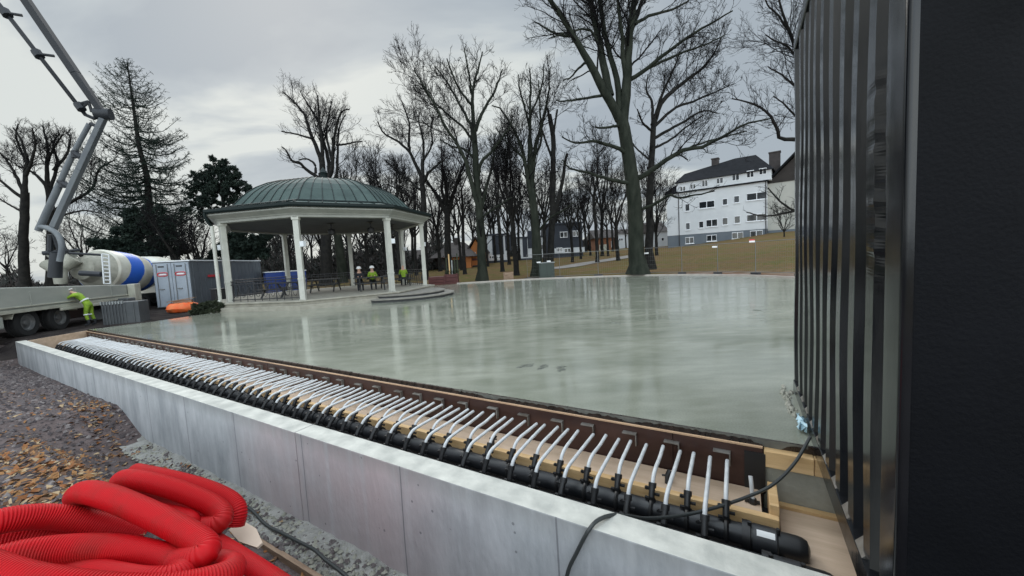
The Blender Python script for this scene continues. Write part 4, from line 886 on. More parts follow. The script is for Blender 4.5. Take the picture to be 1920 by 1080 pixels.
MB().tube([gl_(84, 476, 19.35), gl_(150, 468, 19.85)], .07, 6).tube([gl_(122, 474, 19.5), gl_(190, 478, 20.0)], .06, 6).tube([gl_(150, 512, 19.3), gl_(190, 514, 19.5)], .13, 8).build('hopper_frame', M['boom_dark'], g)
lad = MB(); xa = [gl_(191, 476, 19.4), gl_(195, 532, 19.4)]; xb = [gl_(204, 478, 19.6), gl_(207, 532, 19.6)]
lad.tube(xa, .035, 6).tube(xb, .035, 6)
for i in range(9): u = i/8; lad.tube([xa[0].lerp(xa[1], u), xb[0].lerp(xb[1], u)], .03, 5)
lad.build('ladder', M['white_metal'], g)
q = gl_(206, 577, 18.2)
MB().box((q.x-.1, q.y-.9, q.z-.55), (q.x+.35, q.y+.95, q.z+.42)).build('rear_panel', M['greybox'], g, bevel=.05)
MB().box((q.x-.12, q.y-.40, q.z-.06), (q.x-.102, q.y+.16, q.z+.08)).build('tail_light', M['redlamp'], g)
g2, L2, h2 = mixer('plain cream mixer lorry at the back, partly hidden by the banded drum', (244, 512, 29.5), (335, 512, 31.5), 1.30, False)
bpy.context.view_layer.update(); gi = g2.matrix_world.inverted()
MB().tube(spline([gl_(296, 512, 24.6), gl_(296, 503, 24.6), gl_(293, 497, 24.6), gl_(288, 493, 24.6)], 4), .10, 8).build('exhaust', M['black'], g2)
MB().box((.3, -1.3, 1.35), (L2+.3, -1.12, 1.95)).build('water_tank', M['drum'], g2, bevel=.05)
# ------------------------------------------------------------------ grey container trailer and small things at the left
tc0 = at(365, 577, 22.4); LT = math.atan2(.985, -.17)
tr = thing('box_trailer', 'grey site container with pale double doors carrying red oval marks, left of the pavilion', 'container', (tc0[0], tc0[1], -.1), LT)  # x along, y to the left
W_, L_, H_ = 1.9, 8.8, 2.72
MB().box((0.03, .02, .12), (L_, W_, H_)).build('body', M['trailer_side'], tr)
for i, x in enumerate(np.arange(.25, L_-.1, .55)): MB().box((x, -.012, .2), (x+.06, .019, H_-.1)).build('side_rib', M['trailer_side'], tr)
for y0_ in (.05, W_/2+.01):
    dr = MB().box((-.02, y0_, .16), (.029, y0_+W_/2-.06, H_-.06)).build('door', M['trailer_front'], tr, bevel=.01)
    yc = y0_+W_/4-.03
    ring = [(-.030, yc+.26*math.copysign(abs(math.cos(t))**.6, math.cos(t)), 2.02+.095*math.copysign(abs(math.sin(t))**.7, math.sin(t))) for t in np.linspace(0, 6.283, 25)]
    MB().tube(ring, .028, 5, cap=False).build('red_oval_mark', M['red'], dr)
    MB().box((-.034, yc-.17, 1.985), (-.0205, yc+.17, 2.055)).build('white_mark', M['sticker'], dr)
    for yy in (y0_+.16, y0_+W_/2-.22): MB().tube([(-.045, yy, .2), (-.045, yy, H_-.12)], .018, 6).build('lock_rod', M['zinc'], dr)
    MB().box((-.07, yc-.02, 1.15), (-.03, yc+.22, 1.20)).build('handle', M['zinc'], dr)
    MB().box((-.033, yc-.1, 2.42), (-.0205, yc+.2, 2.50)).build('dark_plate', M['black'], dr)
MB().box((-.03, -.03, H_), (L_+.03, W_+.03, H_+.07)).build('roof_edge', M['white_metal'], tr)
MB().box((1.6, -.03, 1.72), (2.9, -.0125, 1.86)).build('side_mark', M['red'], tr)
bb = at(411, 555, 21.0); dkb = thing('dark_bin', 'tall black bin standing behind the hedge, left of the pavilion downpipe', 'bin', (bb[0], bb[1], -.08), R(60))
MB().box((-.28, -.28, .05), (.28, .28, 1.0)).build('body', M['black'], dkb, bevel=.04); MB().box((-.31, -.31, 1.0), (.31, .31, 1.07)).build('lid', M['black'], dkb, bevel=.02)
ob = at(345, 592, 19.5); sk_ = thing('orange_sack', 'bright orange sack with its pale plank lid, beside the hedge', 'sack', (ob[0], ob[1], float(gz(ob[0], ob[1]))), R(25))
vs = []; fs = []; rr = random.Random(4); nn = 20
for i, (r, z) in enumerate(((.30, 0), (.52, .06), (.58, .22), (.55, .38), (.46, .46), (.2, .47))):
    for j in range(nn): a = 2*math.pi*j/nn; vs.append((r*1.1*math.copysign(abs(math.cos(a))**.7, math.cos(a))*(1+rr.uniform(-.07, .07)), r*.8*math.copysign(abs(math.sin(a))**.7, math.sin(a))*(1+rr.uniform(-.07, .07)), z*(1+rr.uniform(-.08, .08))))
for i in range(5):
    for j in range(nn): fs.append((i*nn+j, i*nn+(j+1) % nn, (i+1)*nn+(j+1) % nn, (i+1)*nn+j))
fs.append(tuple(range(5*nn, 6*nn))); MB().add(vs, fs).build('bag', M['orange'], sk_, smooth=True)
MB().box((-.5, -.15, .62), (.62, .2, .66), rotM('Y', R(-7))).box((-.35, -.1, .44), (.4, .12, .62)).build('plank', M['oldtimber'], sk_)
# dark ribbed crates stacked under the lorry end
gb = at(240, 605, 16.3); gbx = thing('grey_crate', 'dark grey ribbed plastic crate with toothed rim, standing below the lorry bed', 'crate', (gb[0], gb[1], -.1), R(20))
mb = MB().box((-.60, -.4, .0), (.60, .4, .92))
for i in range(7): mb.box((-.58+i*.10, -.44, .03), (-.535+i*.10, -.401, .90))
for x in (.12, .40): mb.box((x, -.43, .03), (x+.05, -.401, .90))
mb.build('body', M['greybox'], gbx, bevel=.01)
mb = MB()
for i in range(8): mb.box((-.60+i*.095, -.46, .86), (-.56+i*.095, -.38, .99))
mb.build('rim_teeth', M['greyleg'], gbx)
for px, lab in ((497, 'blue waste container at the left, behind the pavilion railing'), (535, 'blue waste container beside the front column, behind the pavilion railing')):
    a = at(px, 530, 31 if px < 500 else 30); bw = thing('waste_container', lab, 'container', (a[0], a[1], -.08), R(-52), 'blue containers behind the pavilion')
    mb = MB().add([(0, 0, .1), (1.35, 0, .1), (1.35, 1.2, .1), (0, 1.2, .1), (-.02, -.06, 1.75), (1.37, -.06, 1.75), (1.37, 1.26, 1.75), (-.02, 1.26, 1.75)], [(0, 3, 2, 1), (4, 5, 6, 7), (0, 1, 5, 4), (1, 2, 6, 5), (2, 3, 7, 6), (3, 0, 4, 7)])
    for i in range(4): mb.box((.15+i*.33, -.075, .15), (.21+i*.33, .0, 1.7))
    mb.build('body', M['bluebox'], bw); MB().box((-.06, -.10, 1.75), (1.41, 1.3, 1.82)).build('lid', M['white_metal'], bw, bevel=.02)
pst = at(390, 588, 18.8); po = thing('marker_post', 'short pale marker post in front of the dark hedge', 'post', (pst[0], pst[1], -.1))
MB().tube([(0, 0, 0), (0, 0, .42)], .05, 8).lathe([(.06, .42), (.06, .45), (.02, .47)], 10).build('post', M['zinc'], po)

FPM = mat('stirred_concrete', (.055, .06, .05), .6, (.13, .14, .11), 12)
def fprint(cx, cy, rz, label, seed):
    r = thing('footprint', label, 'footprint', (cx, cy, 0), rz); rr = random.Random(seed); mb = MB(); n = 18
    ring = [(.125*math.cos(a)*(1+rr.uniform(-.35, .25)), .055*math.sin(a)*(1+.25*math.cos(a))*(1+rr.uniform(-.5, .4))) for a in np.linspace(0, 6.283*(1-1/n), n)]
    vs = [(x*.35, y*.3, .002+rr.uniform(0, .004)) for x, y in ring]+[(x, y, .005+rr.uniform(0, .006)) for x, y in ring]+[(x*1.28, y*1.5, .0005) for x, y in ring]
    mb.add(vs, [(k*n+i, k*n+(i+1) % n, (k+1)*n+(i+1) % n, (k+1)*n+i) for k in range(2) for i in range(n)]); mb.build('rim', FPM, r, smooth=True)
for i, (px, py, lab) in enumerate(((985, 686, 'leftmost of the three marks close together in the middle of the wet slab'), (1018, 688, 'middle one of the three marks close together in the wet slab'), (1052, 691, 'rightmost of the three marks close together in the wet slab'), (1420, 582, 'dark mark in the wet slab near the container, below the fence'), (1155, 606, 'small mark in the wet slab below the huge tree'))):
    q = ray(px, py); k = -CAMH/q[2]; fprint(q[0]*k, q[1]*k, .6+i*.4, 'footprint like '+lab, i)
# ------------------------------------------------------------------ trees
def nrm(a): return a/np.maximum(np.linalg.norm(a, axis=-1, keepdims=True), 1e-9)
def resample(pts, k):
    P = np.array(spline(pts, 6)); d_ = np.r_[0, np.cumsum(np.linalg.norm(np.diff(P, axis=0), axis=1))]; u = np.linspace(0, d_[-1], k)
    return np.stack([np.interp(u, d_, P[:, i]) for i in range(3)], -1), d_[-1]
def grow(P, L, Rr, rg, dens, ratio, rratio, ang, k, upw, wig, tmin=.25, rmin=.01, maxn=None, taper=.35, lmin=.2):
    n, kk, _ = P.shape; cnt = np.maximum(1, np.round(L*dens*rg.uniform(.8, 1.2, n))).astype(int)
    idx = np.repeat(np.arange(n), cnt); N_ = len(idx)
    t = tmin+(1-tmin)*rg.uniform(0, 1, N_)**.85
    g = np.clip(t*(kk-1), 0, kk-1.001); i0 = g.astype(int); fr = (g-i0)[:, None]
    pos = P[idx, i0]*(1-fr)+P[idx, i0+1]*fr; tan = nrm(P[idx, i0+1]-P[idx, i0]); r_at = Rr[idx, i0]*(1-fr[:, 0])+Rr[idx, i0+1]*fr[:, 0]
    rv = rg.normal(size=(N_, 3)); perp = nrm(rv-tan*np.sum(rv*tan, -1, keepdims=True)); a = rg.uniform(ang[0], ang[1], N_)[:, None]
    d_ = nrm(tan*np.cos(a)+perp*np.sin(a)+np.array([0, 0, upw])); ln = np.maximum(L[idx]*ratio*(1.15-.75*t)*rg.uniform(.55, 1.25, N_), lmin)
    Q = np.empty((N_, k, 3)); Q[:, 0] = pos
    for j in range(1, k):
        d_ = nrm(d_+rg.normal(scale=wig, size=(N_, 3))+np.array([0, 0, upw*.35])); Q[:, j] = Q[:, j-1]+d_*(ln/(k-1))[:, None]
    rr_ = np.maximum(r_at*rratio*rg.uniform(.7, 1.0, N_), rmin); R2 = rr_[:, None]*np.linspace(1, taper, k)[None]; R2 = np.maximum(R2, rmin*.7)
    return Q, ln, R2
def tubes(P, Rr, S):
    n, k, _ = P.shape; T = np.empty_like(P); T[:, 1:-1] = P[:, 2:]-P[:, :-2]; T[:, 0] = P[:, 1]-P[:, 0]; T[:, -1] = P[:, -1]-P[:, -2]; T = nrm(T)
    mean = nrm(T.mean(1)); ref = np.where(np.abs(mean[:, 2:3]) > .75, np.array([1., 0, 0]), np.array([0, 0, 1.])); ref = np.repeat(ref[:, None], k, 1)
    U = nrm(np.cross(T, ref)); W = np.cross(T, U); a = np.arange(S)*2*math.pi/S
    V_ = P[:, :, None]+Rr[:, :, None, None]*(U[:, :, None]*np.cos(a)[:, None]+W[:, :, None]*np.sin(a)[:, None])
    b = np.arange(n*k*S).reshape(n, k, S); b2 = np.roll(b, -1, 2)
    f = np.stack([b[:, :-1], b2[:, :-1], b2[:, 1:], b[:, 1:]], -1).reshape(-1, 4); return V_.reshape(-1, 3), f
def join(parts):
    vs = []; fs = []; o = 0
    for v, f in parts: vs.append(v); fs.append(f+o); o += len(v)
    return np.concatenate(vs), np.concatenate(fs)
def tree(label, base, limbs, seed, group='bare trees in the park', bark='bark', dens=1.0, twig=.0105, name='bare_tree', fine=True, upw=.18, ratio=.42, lv0=2.3, wig=.17, tmin=.25):
    """limbs: list of (points, r0, r1, branch density)"""
    rg = np.random.RandomState(seed); r = thing(name, label, 'tree', tuple(base), 0, group); b0 = np.array(base, float)
    P0 = []; L0 = []; R0 = []; D0 = []
    for pts, ra, rb, dn in limbs:
        q, l = resample([np.array(p)-b0 for p in pts], 16); q[1:-1] += rg.normal(scale=.02*l/16+.01, size=(14, 3)); P0.append(q); L0.append(l); R0.append(np.linspace(ra, rb, 16)); D0.append(dn)
    P0 = np.array(P0); L0 = np.array(L0); R0 = np.array(R0); D0 = np.array(D0)
    R0[0, 0] *= 1.55; R0[0, 1] *= 1.12
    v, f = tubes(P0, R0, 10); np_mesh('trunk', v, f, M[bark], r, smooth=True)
    sel = D0 > 0; parts = []
    A, LA_, RA = grow(P0[sel], L0[sel]*D0[sel], R0[sel], rg, 1.3*lv0*dens, ratio, .30, (.45, 1.05), 9, upw, wig, tmin, twig*1.6)
    LA_ = np.minimum(LA_, 7); parts.append(tubes(A, RA, 5))
    B, LB, RB = grow(A, LA_, RA, rg, 3.2*dens, .55, .5, (.4, .95), 6, upw*.8, wig*1.1, .2, twig*1.2); parts.append(tubes(B, RB, 4))
    Cc, LC, RC_ = grow(B, LB, RB, rg, 3.4*dens, .62, .7, (.4, .9), 4, upw*.6, wig, .2, twig, lmin=.25); parts.append(tubes(Cc, RC_, 3))
    if fine:
        D_, LD, RD = grow(Cc, LC, RC_, rg, 2.6*dens, .7, .8, (.4, .9), 3, upw*.5, wig, .3, twig*.85, lmin=.2); parts.append(tubes(D_, RD, 3))
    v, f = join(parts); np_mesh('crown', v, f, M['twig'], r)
    return r
def px_limbs(Y, spec, seed, sc=1.0, spread=.07):
    """survey limbs: (list of photo points, width px at start, width px at end, density[, depth drift m])"""
    rg = random.Random(seed); out = []
    for s in spec:
        pts, wa, wb, dn = s[:4]; dr = s[4] if len(s) > 4 else 0; q = []
        for i, p in enumerate(pts):
            u = i/(len(pts)-1); q.append(at(p[0], p[1], Y+dr*u))
        out.append((q, wa*.5*Y/F, wb*.5*Y/F, dn))
    return out
def auto_limbs(h, spread, fork, r, seed, n=5, lean=0.0):
    rg = random.Random(seed); la = rg.uniform(0, 6.28); lx, ly = lean*math.cos(la), lean*math.sin(la); out = []
    tp = (lx*fork*h, ly*fork*h, fork*h); out.append(([(0, 0, -.2), (lx*fork*h*.3+rg.uniform(-.1, .1), ly*fork*h*.3, fork*h*.4), tp], r, r*.78, 0 if fork < .3 else .35))
    a0 = rg.uniform(0, 6.28)
    for i in range(n):
        a = a0+i*6.283/n*rg.uniform(.85, 1.15); z1 = h*rg.uniform(.72, 1.0); sp = spread*rg.uniform(.45, 1.0) if i else spread*.2; zs_ = fork*h*(rg.uniform(.75, 1) if i % 2 else 1)
        c, s = math.cos(a), math.sin(a); k = zs_/(fork*h); p = (tp[0]*k, tp[1]*k, zs_)
        m1 = (p[0]+c*sp*.45+rg.uniform(-.3, .3), p[1]+s*sp*.45+rg.uniform(-.3, .3), zs_+(z1-zs_)*.38); m2 = (p[0]+c*sp*.8+rg.uniform(-.4, .4), p[1]+s*sp*.8+rg.uniform(-.4, .4), zs_+(z1-zs_)*.7)
        out.append(([p, m1, m2, (p[0]+c*sp, p[1]+s*sp, z1)], r*rg.uniform(.45, .62), r*.10, 1.0))
    for i in range(n-2):
        a = rg.uniform(0, 6.28); zs_ = fork*h*rg.uniform(.7, 1.2); c, s = math.cos(a), math.sin(a); sp = spread*rg.uniform(.8, 1.2)
        out.append(([(tp[0]*.8, tp[1]*.8, min(zs_, fork*h)), (tp[0]*.8+c*sp*.5, tp[1]*.8+s*sp*.5, zs_+.12*h), (tp[0]*.8+c*sp, tp[1]*.8+s*sp, zs_+.2*h)], r*.3, r*.06, 1.0))
    return out
# A: the big tree right of centre
Y = 28.3; bA = at(1196, 512, Y); bA[2] = gz(bA[0], bA[1])-.05
A_ = [([(1196, 514), (1193, 450), (1189, 372), (1176, 275), (1165, 222)], 30, 21, 0),
      ([(1162, 225), (1146, 192), (1128, 163), (1102, 111), (1076, 67), (1047, 22), (1022, -12), (1000, -50)], 17, 5, 1, -2),
      ([(1144, 180), (1133, 130), (1128, 100), (1117, 48), (1106, 0), (1098, -60), (1090, -110)], 15, 5, 1, 2),
      ([(1163, 215), (1158, 160), (1150, 126), (1135, 67), (1124, 0), (1118, -60), (1120, -120)], 12, 4, 1, 1),
      ([(1168, 225), (1176, 148), (1180, 74), (1187, 22), (1194, -30), (1200, -90), (1202, -140)], 19, 5, 1, -1),
      ([(1174, 160), (1168, 100), (1165, 55), (1158, 0), (1150, -60)], 9, 3, 1, -2),
      ([(1183, 60), (1196, 25), (1210, -20), (1228, -80)], 9, 3, 1, 2),
      ([(1180, 150), (1198, 138), (1217, 126), (1243, 104), (1269, 85), (1313, 55), (1345, 38), (1374, 20)], 8, 2, 1, -3),
      ([(1215, 128), (1250, 112), (1290, 95), (1330, 80), (1360, 65)], 5, 2, 1, -1),
      ([(1190, 45), (1222, 28), (1260, 18), (1292, 0), (1310, -20)], 6, 2, 1, 2),
      ([(1140, 168), (1128, 178), (1110, 182), (1091, 185), (1060, 190), (1043, 188)], 6, 2, 1, -2),
      ([(1102, 115), (1085, 128), (1070, 145), (1055, 150)], 5, 2, 1, 1), ([(1076, 67), (1050, 66), (1022, 52), (1002, 40)], 6, 2, 1, 1.5), ([(1128, 100), (1110, 60), (1090, 55), (1060, 62), (1030, 72)], 5, 2, 1, -1.5),
      ([(1176, 290), (1158, 278), (1128, 268), (1108, 264), (1091, 268), (1070, 266), (1054, 257)], 8, 2, 1, -3),
      ([(1172, 235), (1150, 237), (1128, 240), (1116, 238)], 6, 3, .7, -1),
      ([(1186, 345), (1150, 338), (1121, 330), (1095, 322), (1069, 315), (1055, 300)], 8, 2, 1, -3),
      ([(1194, 335), (1215, 325), (1239, 307), (1262, 292), (1284, 281), (1315, 276), (1350, 259), (1390, 236), (1424, 226), (1445, 222)], 10, 2, 1, -4),
      ([(1284, 281), (1310, 270), (1340, 262), (1370, 254), (1400, 246)], 4, 2, 1, 1),
      ([(1195, 395), (1230, 382), (1255, 365), (1270, 372), (1300, 366), (1340, 358)], 6, 2, .8, -4)]
tree('huge bare tree with a thick mossy trunk at the far kerb, right of centre', bA, px_limbs(Y, A_, 1), 11, bark='bark_moss', dens=1.0, lv0=1.9, ratio=.40)
Y = 31.5; bB = at(1221, 505, Y); bB[2] = gz(bB[0], bB[1])-.05
B_ = [([(1219, 505), (1217, 440), (1220, 333), (1224, 270), (1226, 222)], 16, 9, .3),
      ([(1224, 235), (1235, 205), (1247, 185), (1262, 170), (1276, 159), (1300, 140), (1313, 133), (1343, 93), (1352, 70)], 10, 2, 1, 1), ([(1230, 215), (1240, 180), (1258, 140), (1270, 110), (1275, 95)], 6, 2, 1, -1),
      ([(1224, 240), (1262, 205), (1300, 190), (1340, 172), (1368, 160)], 6, 2, 1, 2), ([(1225, 260), (1275, 232), (1318, 208), (1345, 212)], 6, 2, 1, -2), ([(1222, 280), (1260, 260), (1290, 235), (1320, 215)], 5, 2, 1, 2),
      ([(1224, 225), (1222, 190), (1212, 170), (1215, 140)], 6, 2, 1, 2), ([(1222, 245), (1205, 230), (1195, 205)], 5, 2, 1, -2), ([(1220, 320), (1250, 300), (1272, 290), (1290, 300)], 5, 2, 1, -1), ([(1219, 300), (1195, 280), (1180, 260)], 4, 2, 1, 1)]
tree('slimmer bare tree just behind the huge mossy tree, its crown leaning right', bB, px_limbs(Y, B_, 2), 12, dens=1.05, ratio=.46)
# C: behind the pavilion
Y = 41; bC = at(611, 536, Y)
C_ = [([(612, 536), (611, 430), (608, 360), (605, 325)], 20, 15, 0), ([(604, 331), (602, 300), (586, 260), (576, 230), (568, 210), (545, 185), (530, 172)], 9, 2, 1, 1), ([(606, 322), (603, 260), (598, 215), (596, 178)], 8, 2, 1, -1),
      ([(608, 335), (618, 331), (615, 295), (606, 265), (600, 235), (580, 200), (566, 178)], 8, 2, 1, 2), ([(612, 340), (622, 320), (626, 260), (632, 235), (640, 210), (655, 205)], 8, 2, 1, -2), ([(612, 345), (630, 331), (633, 290), (636, 240), (648, 215)], 6, 2, 1, 2),
      ([(600, 335), (580, 322), (568, 312), (562, 305), (548, 302), (536, 282), (528, 275)], 7, 2, 1, -2), ([(592, 325), (590, 308), (575, 298), (560, 300)], 5, 2, 1, 0), ([(630, 272), (650, 270), (668, 266), (680, 266)], 4, 2, 1, 0), ([(585, 260), (565, 254), (548, 250), (528, 246)], 4, 2, 1, 1), ([(622, 300), (612, 250), (618, 210), (622, 190)], 5, 2, 1, 1)]
tree('bare tree with several stems rising behind the pavilion dome', bC, px_limbs(Y, C_, 3), 13, dens=.72, ratio=.46)
# D
Y = 32; bD = at(903, 527, Y); bD[2] = gz(bD[0], bD[1])-.05
D_ = [([(904, 527), (903, 470), (899, 400), (894, 342), (892, 290), (888, 240)], 18, 10, .3, 0), ([(888, 240), (886, 189), (888, 165), (894, 140), (905, 97)], 8, 2, 1, 1), ([(888, 215), (884, 170), (876, 120), (870, 90)], 5, 2, 1, -1),
      ([(900, 420), (893, 375), (880, 330), (867, 286), (839, 244), (817, 200), (795, 160), (776, 131)], 10, 2, 1, -2), ([(890, 250), (878, 225), (861, 194), (845, 165), (830, 142), (815, 125)], 6, 2, 1, 2), ([(892, 245), (900, 220), (917, 189), (930, 165), (942, 130)], 7, 2, 1, 1),
      ([(897, 330), (902, 305), (920, 285), (939, 261), (955, 240), (960, 215)], 7, 2, 1, -2), ([(900, 400), (912, 350), (925, 300), (928, 250)], 8, 2, 1, 2), ([(893, 300), (870, 280), (850, 275), (825, 262)], 5, 2, 1, 2), ([(886, 200), (860, 165), (845, 130), (838, 110)], 5, 2, 1, -2), ([(899, 410), (935, 385), (960, 370)], 4, 2, .8, -2), ([(890, 270), (870, 240), (840, 215), (808, 185), (790, 160)], 5, 2, 1, 3)]
tree('tall forked bare tree right of the pavilion, highest of the middle group', bD, px_limbs(Y, D_, 4), 14, bark='bark_moss', dens=.95, ratio=.46)
# E
Y = 33; bE = at(1007, 517, Y); bE[2] = gz(bE[0], bE[1])-.05
E_ = [([(1008, 518), (1005, 440), (997, 350), (994, 300), (993, 260)], 20, 9, .3), ([(993, 262), (994, 220), (994, 189), (995, 155), (993, 128)], 7, 2, 1, 0), ([(998, 330), (1005, 275), (1017, 228), (1028, 175), (1031, 128)], 9, 2, 1, 1.5), ([(1004, 430), (992, 350), (980, 286), (961, 239), (939, 205), (922, 198)], 11, 2, 1, -1.5), ([(993, 240), (985, 205), (975, 170), (972, 140)], 5, 2, 1, 2), ([(1000, 300), (1015, 260), (1012, 200), (1010, 150)], 5, 2, 1, -2), ([(985, 300), (965, 280), (945, 262), (930, 240)], 5, 2, 1, 2), ([(994, 215), (1010, 180), (1018, 150), (1020, 120)], 4, 2, 1, 2), ([(1004, 440), (1030, 410), (1055, 395), (1075, 380)], 4, 2, .8, -3)]
tree('bare tree with three tall stems, behind the green cabinet', bE, px_limbs(Y, E_, 5), 15, bark='bark_moss', dens=.75, ratio=.42)
# F pollarded
Y = 34; bF = at(1030, 512, Y); bF[2] = gz(bF[0], bF[1])-.05
F_ = [([(1030, 512), (1034, 440), (1037, 350), (1037, 258), (1030, 215)], 13, 8, .12), ([(1037, 262), (1032, 235), (1027, 203)], 6, 4, .25), ([(1036, 265), (1040, 235), (1045, 205)], 5, 3, .2), ([(1034, 430), (1045, 380), (1053, 350), (1060, 300), (1064, 288)], 9, 5, .1), ([(1037, 300), (1025, 270), (1015, 240), (1008, 225)], 5, 2, .6)]
tree('lopped bare tree with short broken limb ends, right of the three stemmed tree', bF, px_limbs(Y, F_, 6), 16, dens=.8, ratio=.3)
# G behind pavilion right
Y = 38; bG = at(795, 536, Y)
G_ = [([(797, 540), (796, 430), (793, 360), (791, 330)], 13, 9, .1), ([(791, 335), (778, 305), (764, 280), (740, 262), (719, 250), (708, 228)], 7, 2, 1, -1), ([(768, 285), (767, 250), (767, 230), (760, 208), (753, 189)], 5, 2, 1, 1), ([(792, 330), (794, 290), (794, 267), (788, 240), (783, 217)], 6, 2, 1, 1), ([(793, 345), (802, 325), (811, 317), (825, 305), (839, 294)], 6, 2, 1, -1), ([(795, 300), (810, 270), (808, 240), (812, 215)], 4, 2, 1, 1), ([(793, 360), (770, 340), (745, 320), (722, 300)], 5, 2, 1, 2), ([(795, 400), (770, 370), (745, 355), (725, 345)], 4, 2, 1, -2)]
tree('bare tree with crooked limbs rising behind the right side of the pavilion roof', bG, px_limbs(Y, G_, 7), 17, dens=1.05, ratio=.46)
# left pair by the boom
Y = 40; b1 = at(48, 540, Y)
L1 = [([(46, 540), (44, 470), (45, 404), (47, 360)], 15, 11, .1), ([(47, 365), (48, 322), (51, 298), (40, 265), (25, 240)], 8, 2, 1), ([(46, 368), (30, 330), (12, 300), (-8, 280)], 6, 2, 1, 1), ([(48, 330), (60, 300), (66, 270), (60, 240)], 6, 2, 1, -1), ([(44, 372), (20, 355), (-10, 330), (-30, 320)], 6, 2, 1, -1), ([(50, 305), (38, 280), (30, 255), (34, 232)], 4, 2, 1, 1), ([(46, 400), (20, 385), (-5, 370)], 4, 2, 1)]
tree('bare tree at the left edge, left of the pump boom', b1, px_limbs(Y, L1, 8), 18, dens=1.05, ratio=.46)
b2 = at(93, 540, 42)
L2_ = [([(96, 540), (95, 450), (94, 373), (88, 343)], 14, 10, .1), ([(89, 348), (88, 310), (90, 281), (85, 255), (80, 235)], 7, 2, 1), ([(92, 360), (104, 325), (108, 300), (100, 270), (112, 250)], 6, 2, 1, 1), ([(88, 350), (70, 330), (52, 318), (30, 310)], 6, 2, 1, 1), ([(98, 395), (120, 385), (150, 370), (175, 350), (185, 318), (215, 300)], 7, 2, 1, -1), ([(100, 320), (125, 290), (132, 262), (126, 248)], 5, 2, 1, 2), ([(90, 300), (105, 270), (118, 252)], 4, 2, 1, -1), ([(96, 410), (130, 400), (160, 395), (190, 400)], 4, 2, 1)]
tree('bare tree behind the pump boom, with long limbs spreading right', b2, px_limbs(42, L2_, 9), 19, dens=1.05, ratio=.46)
# right tree behind the container
Y = 30; bR = at(1540, 490, Y); bR[2] = gz(bR[0], bR[1])-.05
R_ = [([(1545, 490), (1545, 400), (1542, 320), (1540, 250)], 22, 16, 0), ([(1540, 270), (1500, 262), (1461, 259), (1458, 241), (1435, 207), (1406, 193), (1372, 185)], 9, 2, 1.0), ([(1540, 260), (1525, 180), (1500, 110), (1475, 50), (1460, 0), (1455, -40)], 11, 2, 1.2), ([(1530, 200), (1495, 165), (1465, 140), (1440, 125)], 6, 2, 1.2), ([(1538, 240), (1500, 225), (1470, 195), (1450, 180)], 5, 2, 1.2), ([(1510, 130), (1480, 90), (1450, 75), (1435, 65)], 5, 2, 1.2), ([(1540, 250), (1555, 150), (1540, 50), (1530, -40)], 12, 3, 1), ([(1480, 60), (1460, 30), (1440, 10), (1430, -15)], 4, 2, 1.2),
      ([(1545, 400), (1510, 402), (1480, 390), (1455, 370), (1440, 352)], 6, 2, 1.0), ([(1490, 395), (1460, 402), (1430, 405), (1400, 398)], 4, 2, .8)]
tree('bare tree half hidden by the black container, one crooked low limb reaching left', bR, px_limbs(Y, R_, 10), 20, dens=.75, ratio=.40)
def plain(label, base, h, spread, fork, r, seed, n=5, lean=.03, group='bare trees in the park', dens=1.0, **kw):
    L_ = [([np.array(p)+np.array(base) for p in pts], a, b, d_) for pts, a, b, d_ in auto_limbs(h, spread, fork, r, seed, n, lean)]
    return tree(label, base, L_, seed, group, dens=dens, **kw)
def gbase(px, py=None, Y=None):
    p = hit(px, py) if Y is None else at(px, 500, Y); return np.array([p[0], p[1], float(gz(p[0], p[1]))-.05])
plain('bare tree with a thick dark trunk rising behind the maroon planter', gbase(842, Y=44), 17, 3.6, .45, .42, 31, 5, group='bare trees in the park', ratio=.32)
plain('thin bare tree between the orange house and the forked tree', gbase(871, Y=42), 13, 2.4, .5, .20, 32, 4)
plain('thin bare tree before the dark boarded house, left of the wooden crate', gbase(942, Y=42), 15, 2.6, .5, .22, 33, 4)
plain('bare double tree beside the wooden crate at the kerb', gbase(968, Y=36), 14, 2.6, .4, .28, 34, 5)
plain('thin bare tree on the slope in front of the dark block house', gbase(1074, Y=50), 13, 2.6, .35, .20, 35, 4)
plain('straight thin bare tree on the slope right of the dark block house', gbase(1120, Y=46), 14, 2.4, .55, .22, 36, 4)
plain('leaning bare tree on the slope left of the huge mossy tree', gbase(1160, Y=47), 12, 2.6, .4, .24, 37, 4, lean=.16)
plain('small bare tree behind the leaning tree, in front of the white terrace', gbase(1141, Y=58), 11, 2.6, .4, .18, 38, 4)
plain('bare tree close to the left corner of the white apartment house', gbase(1232, Y=52), 13, 2.8, .25, .22, 39, 5)
plain('bare tree seen under the pavilion roof, left of its right front column', gbase(640, Y=45), 13, 3.0, .55, .55, 40, 5, bark='bark_moss')
plain('bare tree under the pavilion roof beside the right front column', gbase(752, Y=40), 14, 3.2, .55, .30, 41, 4)
plain('bare shrubby tree spreading behind the grey container trailer', gbase(362, Y=36), 7.8, 3.6, .18, .28, 42, 7, lv0=2.6)
plain('small bare shrub against the right wing of the white apartment house', gbase(1470, Y=50), 4.6, 1.6, .15, .10, 43, 6)
